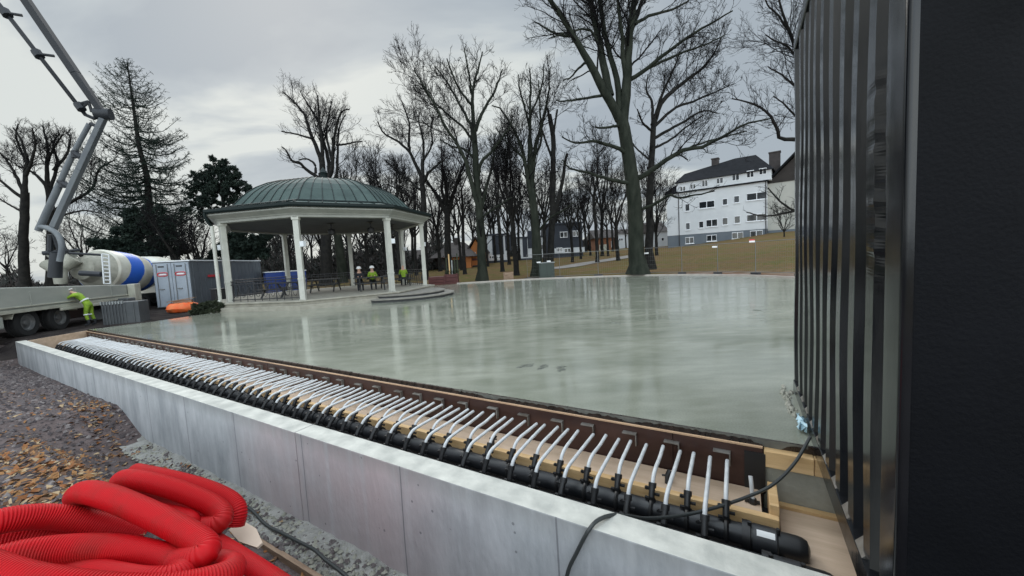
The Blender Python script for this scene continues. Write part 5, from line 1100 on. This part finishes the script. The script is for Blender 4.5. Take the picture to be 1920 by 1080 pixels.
# more distant bare trees: a few designs, then copies
protos = [plain('distant bare tree behind the park lawns', gbase(700, Y=62), h_, sp_, fk, .24, 60+i, 5, dens=.66, group='distant bare trees', twig=.015, fine=True) for i, (h_, sp_, fk) in enumerate(((15, 3.8, .35), (13, 3.2, .45), (17, 4.0, .4)))]
spots = [(700, 62), (735, 70), (775, 58), (815, 66), (855, 74), (925, 80), (985, 84), (1045, 82), (1100, 78), (1175, 84), (1205, 72), (1245, 86), (570, 60), (535, 66), (605, 75), (660, 64), (680, 74), (725, 52), (500, 58), (460, 64), (325, 60), (160, 62), (10, 58), (130, 70), (-30, 62), (300, 70), (1015, 58), (955, 55), (890, 60), (760, 82), (830, 88), (1085, 95), (1130, 60), (1300, 98), (1480, 88), (865, 50), (915, 54), (930, 64), (975, 66), (1000, 72), (1022, 48), (1055, 68), (1090, 56), (1108, 64), (1150, 72), (1190, 60), (825, 52), (780, 48), (740, 56), (690, 50), (655, 56), (1065, 90), (960, 92), (900, 94), (1130, 96), (545, 52), (585, 72), (615, 60)]
rg = random.Random(77)
for i, (px, Yd) in enumerate(spots):
    b = gbase(px, Y=Yd); o = protos[i] if i < 3 else dup(protos[i % 3]); o.location = tuple(b); o.rotation_euler = (0, 0, rg.uniform(0, 6.28)); s = rg.uniform(.75, 1.1)
    if px > 1150: s *= .75
    o.scale = (s, s, s)
# larch-like spruce
Y = 44; sp_b = at(287, 540, Y); sp_b[2] = -.1
rg = np.random.RandomState(5); tl = [(287, 545), (283, 440), (275, 330), (262, 280), (250, 200), (243, 150), (238, 112)]
S_l = px_limbs(Y, [(tl, 17, 2, 0)], 1); tp = np.array(spline([np.array(p) for p in S_l[0][0]], 20)); zt = tp[:, 2]
limbs = [S_l[0]]; 
spr = thing('spruce_tree', 'tall sparse spruce with thin ragged boughs behind the mixer lorry', 'tree', tuple(sp_b))
v, f = tubes(np.array([resample([np.array(p)-sp_b for p in S_l[0][0]], 24)[0]]), np.linspace(S_l[0][1], .04, 24)[None], 10); np_mesh('trunk', v, f, M['bark'], spr, smooth=True)
nb = 330; zz = rg.uniform(.16, .985, nb)**.9*(zt[-1]-zt[0])+zt[0]; az = rg.uniform(0, 6.28, nb); fr = (zz-zt[0])/(zt[-1]-zt[0])
cx = np.interp(zz, zt, tp[:, 0])-sp_b[0]; cy = np.interp(zz, zt, tp[:, 1])-sp_b[1]
ln = np.interp(fr, [0, .25, .5, .75, .9, 1], [6.2, 6.2, 5.2, 3.6, 2.4, .4])*rg.uniform(.65, 1.1, nb); P = np.empty((nb, 8, 3)); u = np.linspace(0, 1, 8)
for j in range(8):
    P[:, j, 0] = cx+np.cos(az)*ln*u[j]; P[:, j, 1] = cy+np.sin(az)*ln*u[j]
    P[:, j, 2] = zz-sp_b[2]+ln*(-.10*math.sin(u[j]*3.0)*1.5+.26*u[j]**2+np.where(fr > .7, .25, 0)*u[j])+rg.normal(scale=.06, size=nb)
R_b = np.clip(ln*.014, .03, .085)[:, None]*np.linspace(1, .3, 8)[None]
B, LB, RB = grow(P, ln, R_b, rg, 5.0, .19, .6, (.5, 1.2), 4, -.10, .2, .2, .022); Cc, LC, RC_ = grow(B, LB, RB, rg, 4.0, .6, .8, (.5, 1.1), 3, -.05, .2, .2, .020, lmin=.25)
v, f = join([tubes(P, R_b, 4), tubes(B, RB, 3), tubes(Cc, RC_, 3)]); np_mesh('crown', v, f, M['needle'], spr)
# dense evergreens made of many needle sprays
def sprays(centres, n, rg, size):
    c = np.array([p[:3] for p in centres], float); rad = np.array([p[3] for p in centres]); wgt = rad**2/np.sum(rad**2)
    i = rg.choice(len(c), n, p=wgt); d_ = nrm(rg.normal(size=(n, 3))); p = c[i]+d_*(rad[i]*rg.uniform(.25, 1.05, n)**.5)[:, None]*np.array([1, 1, .8])
    a = nrm(d_+rg.normal(scale=.7, size=(n, 3))+[0, 0, .15]); b = nrm(np.cross(a, rg.normal(size=(n, 3)))); s = rg.uniform(size[0], size[1], n)[:, None]
    v = np.stack([p-b*s*.28, p+b*s*.28, p+a*s], 1).reshape(-1, 3); f = np.arange(n*3).reshape(n, 3); return v, f
def evergreen(name, label, Y, base, clumps, n, seed, size=(.18, .45), trunkpx=None, m='needle', cat='tree', group=None, sub=9, cr=(.16, .32)):
    rg = np.random.RandomState(seed); b = at(base[0], base[1], Y); b[2] = gz(b[0], b[1])-.1; r = thing(name, label, cat, tuple(b), 0, group); cs = []
    for px, py, rp_ in clumps:
        k = rp_*Y/F
        for _ in range(sub):
            q = at(px+rg.normal()*rp_*.5, py+rg.normal()*rp_*.42, Y+rg.normal()*k*.8)-b
            if q[2] > .02: cs.append((*q, k*rg.uniform(*cr)))
    v, f = sprays(cs, n, rg, size); np_mesh('crown', v, f, M[m], r)
    if trunkpx:
        pl_ = [resample([at(p[0], p[1], Y)-b for p in l], 10) for l in trunkpx]; R0 = np.array([np.linspace(w0*.5*Y/F, w1*.5*Y/F, 10) for w0, w1 in [(9, 4)]+[(4, 1.5)]*(len(trunkpx)-1)])
        P0 = np.array([p for p, _ in pl_]); v, f = tubes(P0, R0, 8); parts = [(v, f)]
        np_mesh('trunk', v, f, M['bark'], r, smooth=True)
    return r
evergreen('pine_tree', 'dark rounded pine standing left of the copper pavilion roof', 38, (418, 540), [(405, 315, 20), (425, 312, 14), (385, 330, 20), (440, 330, 18), (415, 345, 24), (372, 338, 14), (365, 350, 14), (455, 350, 14), (395, 370, 24), (430, 375, 22), (372, 375, 18), (356, 365, 12), (350, 390, 12), (410, 400, 22), (385, 405, 16), (468, 352, 9), (400, 340, 26), (430, 350, 26), (415, 325, 20), (395, 355, 22), (440, 365, 18)], 30000, 3, (.10, .27),
          [[(420, 540), (420, 420), (416, 350), (410, 300)], [(418, 420), (395, 390), (370, 370), (355, 362)], [(418, 400), (440, 370), (458, 350)], [(417, 370), (395, 340), (385, 322)], [(417, 350), (432, 330), (428, 312)]], sub=16, cr=(.10, .22))
evergreen('yew_bush', 'broad black green yew mass at the foot of the spruce', 37, (255, 530), [(215, 450, 34), (250, 425, 34), (285, 420, 30), (255, 465, 36), (300, 455, 30), (330, 470, 22), (195, 470, 22), (235, 490, 40), (290, 490, 40), (200, 500, 30), (245, 400, 14)], 46000, 4, (.12, .32), cat='bush', sub=14)
evergreen('yew_bush', 'dark evergreen seen through the left side of the pavilion', 36, (460, 530), [(445, 440, 26), (475, 450, 26), (460, 470, 28), (430, 465, 24), (490, 475, 20), (450, 490, 26), (415, 480, 22)], 28000, 5, (.12, .32), cat='bush', sub=12)
evergreen('hedge', 'low clipped dark hedge between the orange sack and the pavilion base', 17.8, (392, 588), [(368, 578, 8), (380, 575, 9), (393, 574, 9), (405, 573, 9), (413, 575, 8), (374, 582, 9), (386, 583, 9), (398, 582, 9), (410, 581, 8), (364, 583, 7)], 14000, 6, (.05, .14), m='hedge', cat='hedge', sub=10)
# far undergrowth closing the view at the horizon
def undergrowth(seed, n):
    rg = np.random.RandomState(seed); q = rg.uniform(0, 1, n); rows = rg.choice(3, n); px = np.where(rows == 0, rg.uniform(480, 835, n), np.where(rows == 1, rg.uniform(-80, 480, n), rg.uniform(820, 1260, n)))
    Yv = np.where(rows == 2, rg.uniform(88, 100, n), rg.uniform(56, 78, n)); X_ = (px-960)/F*Yv; Zg = gz(X_, Yv); hgt = np.where(rows == 0, 10.0, np.where(rows == 1, 4.5, 5.0))*(.6+.4*np.sin(px*.05)*np.sin(px*.013+1))
    z = Zg+hgt*q**1.2*rg.uniform(.3, 1.1, n); p = np.stack([X_, Yv, z], -1); a = nrm(rg.normal(size=(n, 3))*[.5, .5, .3]+[0, 0, .9]); b = nrm(np.cross(a, rg.normal(size=(n, 3)))); s = rg.uniform(.35, 1.1, n)[:, None]
    v = np.stack([p-b*s*.13, p+b*s*.13, p+a*s], 1).reshape(-1, 3); return v, np.arange(n*3).reshape(n, 3)
v, f = undergrowth(3, 95000); kind(np_mesh('undergrowth', v, f, mats=[mat('brush_brown', (.040, .034, .032), .95), mat('brush_dark', (.022, .025, .022), .95)], mi=np.random.RandomState(1).randint(0, 2, len(f))), 'stuff')
# ------------------------------------------------------------------ white apartment house
PL, PR = at(1252, 465, 70), at(1438, 443, 61)
vx = (PR-PL)[:2]; LB_ = np.linalg.norm(vx); bz = math.atan2(vx[1], vx[0]); ex_ = vx/LB_; ey_ = np.array([-ex_[1], ex_[0]]); Z0 = PL[2]
ah = thing('apartment_house', 'white apartment house with grey plinth and dark tiled roof on the slope at right', 'building', (PL[0], PL[1], Z0), bz)
def front(px, py):
    q = ray(px, py); k = (ey_ @ PL[:2])/(q[0]*ey_[0]+q[1]*ey_[1]); p = np.array([0, 0, CAMH])+q*k; return float((p[:2]-PL[:2]) @ ex_), float(p[2]-Z0)
def z5(x, y): return front(x/3.484+1200, y/3.484+230)
he = z5(172, 490)[1]; heR = z5(835, 362)[1]; he = (he+heR)/2; hp = 2.15
D_H = 11.0
MB().box((0, 0, hp), (LB_, D_H, he)).build('wall', M['render_wall'], ah)
MB().box((.03, .03, -3), (LB_-.03, D_H, hp-.003)).build('plinth', M['plinth'], ah)
u0_, _ = z5(240, 440); u1_, zt1 = z5(858, 285); zt0 = z5(240, 415)[1]; zt_ = (zt0+zt1)/2
MB().box((-.25, -.32, he+.004), (LB_+.25, D_H+.2, he+.20)).build('eaves_band', M['rooftile'], ah)
MB().box((u0_, -.12, he+.204), (u1_, 4.5, zt_)).build('dormer_wall', M['render_wall'], ah)
hr = z5(700, 175)[1]; um0, um1 = z5(590, 210)[0], z5(735, 180)[0]; ul = z5(255, 340); 
rfb = MB(); a_ = [(-.35, -.3, he+.205), (u0_-.02, -.3, he+.205), (u0_+.3, 2.2, zt_+.9)]
hl = z5(480, 275)[1]
# main hip roof above the dormer storey, with a lower ridge to the left
rfb.add([(u0_-.3, -.45, zt_+.02), (u1_+.35, -.45, zt_+.02), (u1_+.35, D_H+.3, zt_+.02), (u0_-.3, D_H+.3, zt_+.02), (um0, D_H*.5, hr), (um1, D_H*.5, hr), (u0_+.6, 3.2, zt_+2.0), (u0_+.6, D_H-3.2, zt_+2.0)],
        [(0, 3, 2, 1), (0, 1, 5, 4, 6), (1, 2, 5), (2, 3, 7, 4, 5), (3, 0, 6, 7), (6, 4, 7)])
rfb.add([(-.35, -.32, he+.205), (u0_-.003, -.32, he+.205), (u0_-.003, D_H+.2, he+.205), (-.35, D_H+.2, he+.205), (u0_-.003, .6, zt_+.01), (u0_-.003, D_H-.6, zt_+.01)], [(0, 3, 2, 1), (0, 1, 4), (2, 3, 5), (3, 0, 4, 5), (1, 2, 5, 4)])
rfo = rfb.build('roof', M['rooftile'], ah)
for (xa, xb, yt, yb) in ((412, 466, 228, 300), (768, 858, 135, 230)):
    ua, zt2 = z5(xa, yt); ub, _ = z5(xb, yt); _, zb = z5(xb, yb); k = 1.09; oz = .30 if xa < 600 else -1.0
    MB().box((ua*k, 4.4, zb-1.4), (ua*k+(ub-ua)*.85, 5.6, zt2+oz)).box((ua*k-.08, 4.3, zt2+oz), (ua*k+(ub-ua)*.85+.08, 5.7, zt2+oz+.17)).build('chimney', M['brown_roof'], rfo)
W5 = [(262, 415, 300, 455), (330, 400, 365, 440), (405, 375, 445, 425), (500, 360, 545, 405), (602, 337, 650, 385), (697, 315, 745, 365), (778, 300, 828, 345)]
def window(par, ua, ub, za, zb, y, n, sill=True):
    f_ = MB(); t_ = .09; f_.box((ua, y-.03, za), (ub, y+.02, za+t_)).box((ua, y-.03, zb-t_), (ub, y+.02, zb)); xs_ = np.linspace(ua, ub, n+1)
    for i, x in enumerate(xs_): w_ = t_ if 0 < i < n else t_/2; o_ = 0 if 0 < i < n else (t_/2 if i == 0 else -t_/2); f_.box((x+o_-w_/2-.0, y-.028, za+t_), (x+o_+w_/2, y+.018, zb-t_))
    if sill: f_.box((ua-.08, y-.12, za-.08), (ub+.08, y+.02, za-.003))
    w_ = f_.build('window', M['frame'], par)
    MB().box((ua+.04, y-.012, za+.04), (ub-.04, y+.008, zb-.04)).build('pane', M['glass'], w_)
for a in W5:
    ua, za = z5(a[0], (a[1]+a[3])/2); ub, _ = z5(a[2], (a[1]+a[3])/2); hgt = (a[3]-a[1])*.86/3.484*65/F; window(ah, ua, ub, za-hgt/2, za+hgt/2, -.125, 2, False)
for a, n in [((298, 528, 322, 580), 1), ((397, 507, 475, 563), 2), ((543, 494, 568, 540), 1), ((618, 475, 645, 525), 1), ((715, 450, 810, 510), 2), ((302, 652, 324, 702), 1), ((388, 642, 412, 690), 1), ((440, 628, 497, 683), 2), ((543, 618, 570, 670), 1), ((621, 607, 650, 660), 1), ((715, 590, 810, 648), 2), ((302, 745, 346, 793), 2), ((443, 730, 493, 778), 2), ((610, 712, 665, 762), 2), ((730, 700, 790, 748), 2)]:
    um, zm = z5((a[0]+a[2])/2, (a[1]+a[3])/2); Yr = 70-9*um/LB_; hw = (a[2]-a[0])/3.484*Yr/F*1.18/2; hh = (a[3]-a[1]-(a[2]-a[0])*.13)/3.484*Yr/F/2; window(ah, um-hw, um+hw, zm-hh, zm+hh, 0, n)
for u in (z5(252, 500)[0], LB_-.12): MB().tube([(u, -.07, -.5), (u, -.07, he)], .07, 8).build('downpipe', M['iron'], ah)
wg = thing('side_wing', 'beige wing of the apartment house with brown boarded gable, beside the container edge', 'building', (PL[0]+ex_[0]*(LB_+.02)+ey_[0]*1.6, PL[1]+ex_[1]*(LB_+.02)+ey_[1]*1.6, Z0), bz)
MB().box((0, 0, hp-.3), (9, 9, he-.2)).build('wall', M['beige'], wg); MB().box((.02, .03, -3), (8.98, 8.97, hp-.303)).build('plinth', M['plinth'], wg)
MB().add([(-.0, -.1, he-.19), (9.2, -.1, he-.19), (4.8, -.1, he+4.6), (0, .15, he-.19), (9.2, .15, he-.19), (4.8, .15, he+4.6)], [(0, 1, 2), (5, 4, 3), (0, 2, 5, 3), (1, 4, 5, 2), (0, 3, 4, 1)]).build('gable', M['brown_boards'], wg)
MB().add([(-.5, -.7, he-.5), (4.8, -.7, he+5.0), (9.8, -.7, he-.5), (-.5, 9.3, he-.5), (4.8, 9.3, he+5.0), (9.8, 9.3, he-.5), (-.5, -.7, he-.22), (4.8, -.7, he+5.35), (9.8, -.7, he-.22), (-.5, 9.3, he-.22), (4.8, 9.3, he+5.35), (9.8, 9.3, he-.22)],
         [(0, 1, 7, 6), (1, 2, 8, 7), (6, 7, 10, 9), (7, 8, 11, 10), (0, 3, 4, 1), (1, 4, 5, 2), (3, 9, 10, 4), (4, 10, 11, 5), (0, 6, 9, 3), (2, 5, 11, 8)]).build('roof', M['rooftile'], wg)
# ------------------------------------------------------------------ other houses
def house(name, label, px0, px1, pyb, pyt, Y, depth, wallm, roof=None, rh=0, over=.3, group=None):
    a, b = at(px0, pyb, Y), at(px1, pyb, Y); t = at((px0+px1)/2, pyt, Y); zb = min(a[2], b[2]); h = t[2]-zb; wd = b[0]-a[0]
    r = thing(name, label, 'house', (a[0], Y, zb), 0, group); MB().box((0, 0, -2.5), (wd, depth, h)).build('wall', M[wallm], r)
    if roof == 'hip': MB().add([(-over, -over, h+.003), (wd+over, -over, h+.003), (wd+over, depth+over, h+.003), (-over, depth+over, h+.003), (wd*.28, depth/2, h+rh), (wd*.72, depth/2, h+rh)], [(0, 3, 2, 1), (0, 1, 5, 4), (1, 2, 5), (2, 3, 4, 5), (3, 0, 4)]).build('roof', M['brown_roof'], r)
    if roof == 'gable': MB().add([(-over, -over, h-.1), (wd+over, -over, h-.1), (wd+over, depth+over, h-.1), (-over, depth+over, h-.1), (wd/2, -over, h+rh), (wd/2, depth+over, h+rh), (-over, -over, h+.15), (wd+over, -over, h+.15), (wd/2, -over, h+rh+.25), (-over, depth+over, h+.15), (wd+over, depth+over, h+.15), (wd/2, depth+over, h+rh+.25)],
        [(6, 0, 4, 8), (4, 1, 7, 8), (6, 8, 11, 9), (8, 7, 10, 11), (0, 3, 5, 4), (4, 5, 2, 1), (9, 11, 5, 3), (11, 10, 2, 5), (0, 6, 9, 3), (1, 2, 10, 7)]).build('roof', M['brown_roof'], r)
    if roof == 'flat': MB().box((-.15, -.15, h+.003), (wd+.15, depth+.15, h+.25)).build('roof', M['slate_wall'], r)
    if roof == 'eave': MB().add([(-over, -over, h+.003), (wd+over, -over, h+.003), (wd+over, depth+over, h+.003), (-over, depth+over, h+.003), (-over, depth/2, h+rh), (wd+over, depth/2, h+rh)], [(0, 3, 2, 1), (0, 1, 5, 4), (1, 2, 5), (2, 3, 4, 5), (3, 0, 4)]).build('roof', M['brown_roof'], r)
    def P(x0, y0, x1, y1, m, nm='panel', out=.05):
        c0, c1 = at(x0, y1, Y)-[a[0], 0, zb], at(x1, y0, Y)-[a[0], 0, zb]; MB().box((c0[0], -out, c0[2]), (c1[0], -.001, c1[2])).build(nm, M[m], r, bevel=.0)
    def Wn(x0, y0, x1, y1, n=2, out=.03):
        c0, c1 = at(x0, y1, Y)-[a[0], 0, zb], at(x1, y0, Y)-[a[0], 0, zb]; window(r, c0[0], c1[0], c0[2], c1[2], -out, n, False)
    return r, P, Wn
r, P, Wn = house('brown_house', 'low orange house under a broad dark brown hip roof, right of the pavilion', 822, 884, 508, 482, 55, 9, 'orange_wall', 'hip', 2.3, 1.0)
P(822, 484, 834, 508, 'brown_boards'); P(848, 486, 872, 508, 'brown_boards'); Wn(836, 490, 842, 498, 1); P(824, 496, 832, 506, 'glass', 'doorway', .06)
MB().box((2.0, 3.5, 3.4), (2.5, 4.2, 5.0)).build('chimney', M['brown_roof'], r)
r, P, Wn = house('orange_house', 'orange gabled house with a dark red band, left of the forked tree', 877, 912, 504, 474, 57, 8, 'orange_wall', 'gable', 2.2)
P(880, 484, 898, 489, 'maroon'); Wn(887, 473, 892, 481, 1); P(878, 497, 898, 503, 'slate_wall')
MB().add([(.1, -.02, 2.25), (2.63, -.02, 2.25), (1.37, -.02, 4.35)], [(0, 1, 2)]).build('gable', M['orange_wall'], r)
r, P, Wn = house('brown_house', 'long brown roofed shed showing behind the right column of the pavilion', 690, 815, 520, 492, 60, 8, 'brown_boards', 'eave', 1.9, .5)
Wn(730, 500, 740, 508, 2); Wn(760, 499, 770, 507, 2)
r, P, Wn = house('block_house', 'white house with a large dark upper panel, right of the forked tree', 916, 957, 499, 441, 64, 9, 'render_wall', 'flat')
P(914, 487, 958, 499, 'slate_wall', 'plinth'); P(924, 441, 943, 478, 'slate_wall', 'cladding'); P(948, 441, 957, 470, 'slate_wall', 'cladding'); Wn(918, 479, 926, 486, 2); Wn(950, 473, 954, 483, 1); Wn(932, 480, 942, 486, 3)
r, P, Wn = house('block_house', 'white and dark block house between the three stemmed trees', 964, 1022, 496, 446, 66, 9, 'render_wall', 'flat')
P(962, 482, 1024, 496, 'slate_wall', 'plinth'); P(981, 446, 988, 482, 'slate_wall', 'cladding'); P(990, 432, 1012, 466, 'slate_wall', 'cladding'); Wn(968, 460, 974, 470, 1); Wn(1014, 458, 1020, 468, 1)
r, P, Wn = house('block_house', 'dark flat roofed block house with white ground floor, left of the slope path', 1026, 1094, 488, 420, 65, 10, 'slate_wall', 'flat')
P(1040, 463, 1096, 476, 'render_wall', 'white_floor', .06); Wn(1043, 464, 1054, 473, 4, .09); Wn(1058, 465, 1070, 474, 2, .09); Wn(1050, 434, 1064, 446, 2, .05); Wn(1074, 432, 1086, 444, 2, .05)
r, P, Wn = house('terrace_house', 'far white house with low orange roof, between the thin trees on the slope', 1118, 1152, 472, 446, 82, 9, 'render_wall', 'eave', 2.0, .4)
r.children[1].data.materials[0] = mat('clay_tile', (.15, .055, .025), .85, (.20, .085, .04), 1)
Wn(1146, 452, 1150, 464, 1); P(1124, 458, 1140, 470, 'lorry_light', 'garage_door')
r, P, Wn = house('terrace_house', 'far white terrace with small windows, left of the huge mossy trunk', 1154, 1190, 470, 438, 84, 9, 'render_wall', 'eave', 1.2, .3)
Wn(1160, 446, 1168, 452, 2); Wn(1178, 456, 1184, 461, 2)
r, P, Wn = house('terrace_house', 'small white house with brown roof, against the left corner of the apartment house', 1224, 1252, 464, 434, 80, 8, 'render_wall', 'eave', 2.2, .4)
Wn(1228, 446, 1233, 453, 1); Wn(1240, 445, 1245, 452, 1)
# ------------------------------------------------------------------ path, planters, fence
pth = [hit(px, py, 26, 110) for px, py in ((1010, 506), (1060, 501), (1100, 494), (1140, 488), (1175, 482), (1205, 477))]
pth = [p for p in pth if p[1] > 30]
def drape(name, pts, wdt, m):
    P = spline(pts, 8); vs = []; 
    for i, p in enumerate(P):
        d_ = (P[min(i+1, len(P)-1)]-P[max(i-1, 0)])[:2]; d_ = d_/np.linalg.norm(d_); n_ = np.array([-d_[1], d_[0]])
        for s in (-1, -.33, .33, 1): q = p[:2]+n_*s*wdt/2; vs.append((*q, float(gz(q[0], q[1]))+.05))
    return MB().add(vs, [(i*4+j, i*4+4+j, i*4+5+j, i*4+1+j) for i in range(len(P)-1) for j in range(3)]).build(name, m)
kind(drape('path', pth, 2.6, M['gravelpath']), 'structure')
def planter(px0, px1, Y, h, label, mk='maroon', group=None):
    a, b = at(px0, 520, Y), at(px1, 520, Y); z = float(gz(a[0], a[1])); w_ = b[0]-a[0]; r = thing('planter', label, 'planter', (a[0], a[1], z-.05), R(3), group); mb = MB()
    for i in range(3): z0 = i*h/3; mb.box((0, 0, z0), (w_, 1.2, z0+h/3-.02))
    for x in (0, w_-.1): mb.box((x, -.03, 0), (x+.1, -.001, h+.03))
    mb.build('box', M[mk], r, bevel=.01); MB().box((.06, .06, h-.1), (w_-.06, 1.14, h-.04)).build('soil', M['dirt'], r); return r, w_
planter(803, 834, 31.0, .72, 'long dark red planter box left of the pair, right of the pavilion steps'); r, w_ = planter(834, 858, 31.2, .86, 'taller dark red planter box with green stakes, under the thick dark tree')
for i in range(5): x = .12+i*.22; MB().box((x, .3, .8), (x+.09, .42, 2.2+.3*math.sin(i*2))).build('stake', M[('hedge', 'timber', 'greyleg', 'hedge', 'hedge')[i]], r)
rg2 = np.random.RandomState(9); v, f = sprays([(.3, .5, .95, .28), (.8, .5, .98, .3), (.55, .6, 1.0, .3)], 500, rg2, (.08, .2)); np_mesh('plants', v, f, M['hedge'], r)
a = at(945, 527, 30.6); cr8 = thing('wooden_crate', 'brown wooden crate at the far kerb, left of the bare double tree', 'crate', (a[0], a[1]+.3, -.05), R(5)); mb = MB()
for i in range(4): mb.box((0, 0, .03+i*.17), (.78, .03, .17+i*.17)); mb.box((0, .6, .03+i*.17), (.78, .63, .17+i*.17)); mb.box((0, .031, .03+i*.17), (.03, .599, .17+i*.17)); mb.box((.75, .031, .03+i*.17), (.78, .599, .17+i*.17))
for x in (.03, .68): mb.box((x, -.03, 0), (x+.07, -.001, .74))
mb.build('slats', M['oldtimber'], cr8)
a = at(1012, 520, 31.6); cb = thing('cable_cabinet', 'dark green cabinet behind the fence at the foot of the three-stemmed tree', 'cabinet', (a[0], a[1], -.05), R(4))
MB().box((0, 0, 0), (1.25, .5, 1.25)).build('body', mat('cabinet_green', (.03, .045, .038), .5), cb, bevel=.02); MB().box((-.04, -.04, 1.25), (1.29, .54, 1.32)).build('lid', M['greyleg'], cb); MB().box((.60, -.012, .1), (.63, -.001, 1.2)).box((.1, -.012, .1), (.12, -.001, 1.2)).build('door_joint', M['black'], cb)
def fence_panel(label):
    r = thing('mesh_fence', label, 'fence', (0, 0, 0), 0, 'mesh fence panels along the far kerb'); Lp, Hp = 3.4, 2.0
    MB().tube([(0, 0, .08), (0, 0, Hp), (Lp, 0, Hp), (Lp, 0, .08)], .021, 6).tube([(0, 0, .15), (Lp, 0, .15)], .017, 6).build('frame', M['zinc'], r)
    mb = MB()
    for x in np.arange(.17, Lp, .17): mb.tube([(x, 0, .15), (x, 0, Hp)], .0035, 3, cap=False)
    for z in (.45, .75, 1.05, 1.35, 1.7): mb.tube([(0, .008, z), (Lp, .008, z)], .0045, 3, cap=False)
    mb.build('mesh_infill', M['zinc'], r); fo = MB().box((-.36, -.11, 0), (.34, .11, .12)); fo.build('foot', M['rubber'], r, bevel=.02); return r
fp0 = None; fpts = [(989, 31.9), (1050, 31.6), (1122, 31.2), (1203, 30.0), (1279, 27.9), (1346, 25.8), (1417, 23.6), (1500, 21.0), (1590, 18.8)]; fq = [at(px, 513, Yd) for px, Yd in fpts]
for i in range(len(fq)-1):
    a, b = fq[i], fq[i+1]; dx, dy = b[0]-a[0], b[1]-a[1]; o = fence_panel('grey steel mesh fence panel standing on black feet along the far kerb') if i == 0 else dup(fp0)
    fp0 = fp0 or o; o.location = (a[0], a[1], float(gz((a[0]+b[0])/2, (a[1]+b[1])/2))); o.rotation_euler = (0, 0, math.atan2(dy, dx)); s = math.hypot(dx, dy)/3.42; o.scale = (s, 1, 1)
for px, py, Yd, lab in ((1010, 492, 31.5, 'small white sign on the fence in front of the green cabinet, left one'), (1029, 490, 31.4, 'small white sign on the fence right of the green cabinet'), (1195, 476, 30.0, 'small white sign on the fence left of the post, before the huge trunk'), (1212, 475, 29.6, 'small white sign on the fence right of the post, before the huge trunk'), (1340, 463, 25.9, 'small white sign high on the fence below the apartment house'), (1410, 453, 23.7, 'red and white sign high on the fence nearest the container')):
    a = at(px, py, Yd-.06); sg = thing('fence_sign', lab, 'sign', tuple(a), R(-12)); MB().box((-.16, -.012, -.05), (.16, .0, .06)).box((-.12, .0, -.01), (-.10, .05, .01)).box((.10, .0, -.01), (.12, .05, .01)).build('plate', M['sticker'], sg, bevel=.004)
    if 'red' in lab: MB().box((-.16, -.012, .062), (.14, .0, .14)).build('red_plate', M['red'], sg)
bpy.context.view_layer.update()
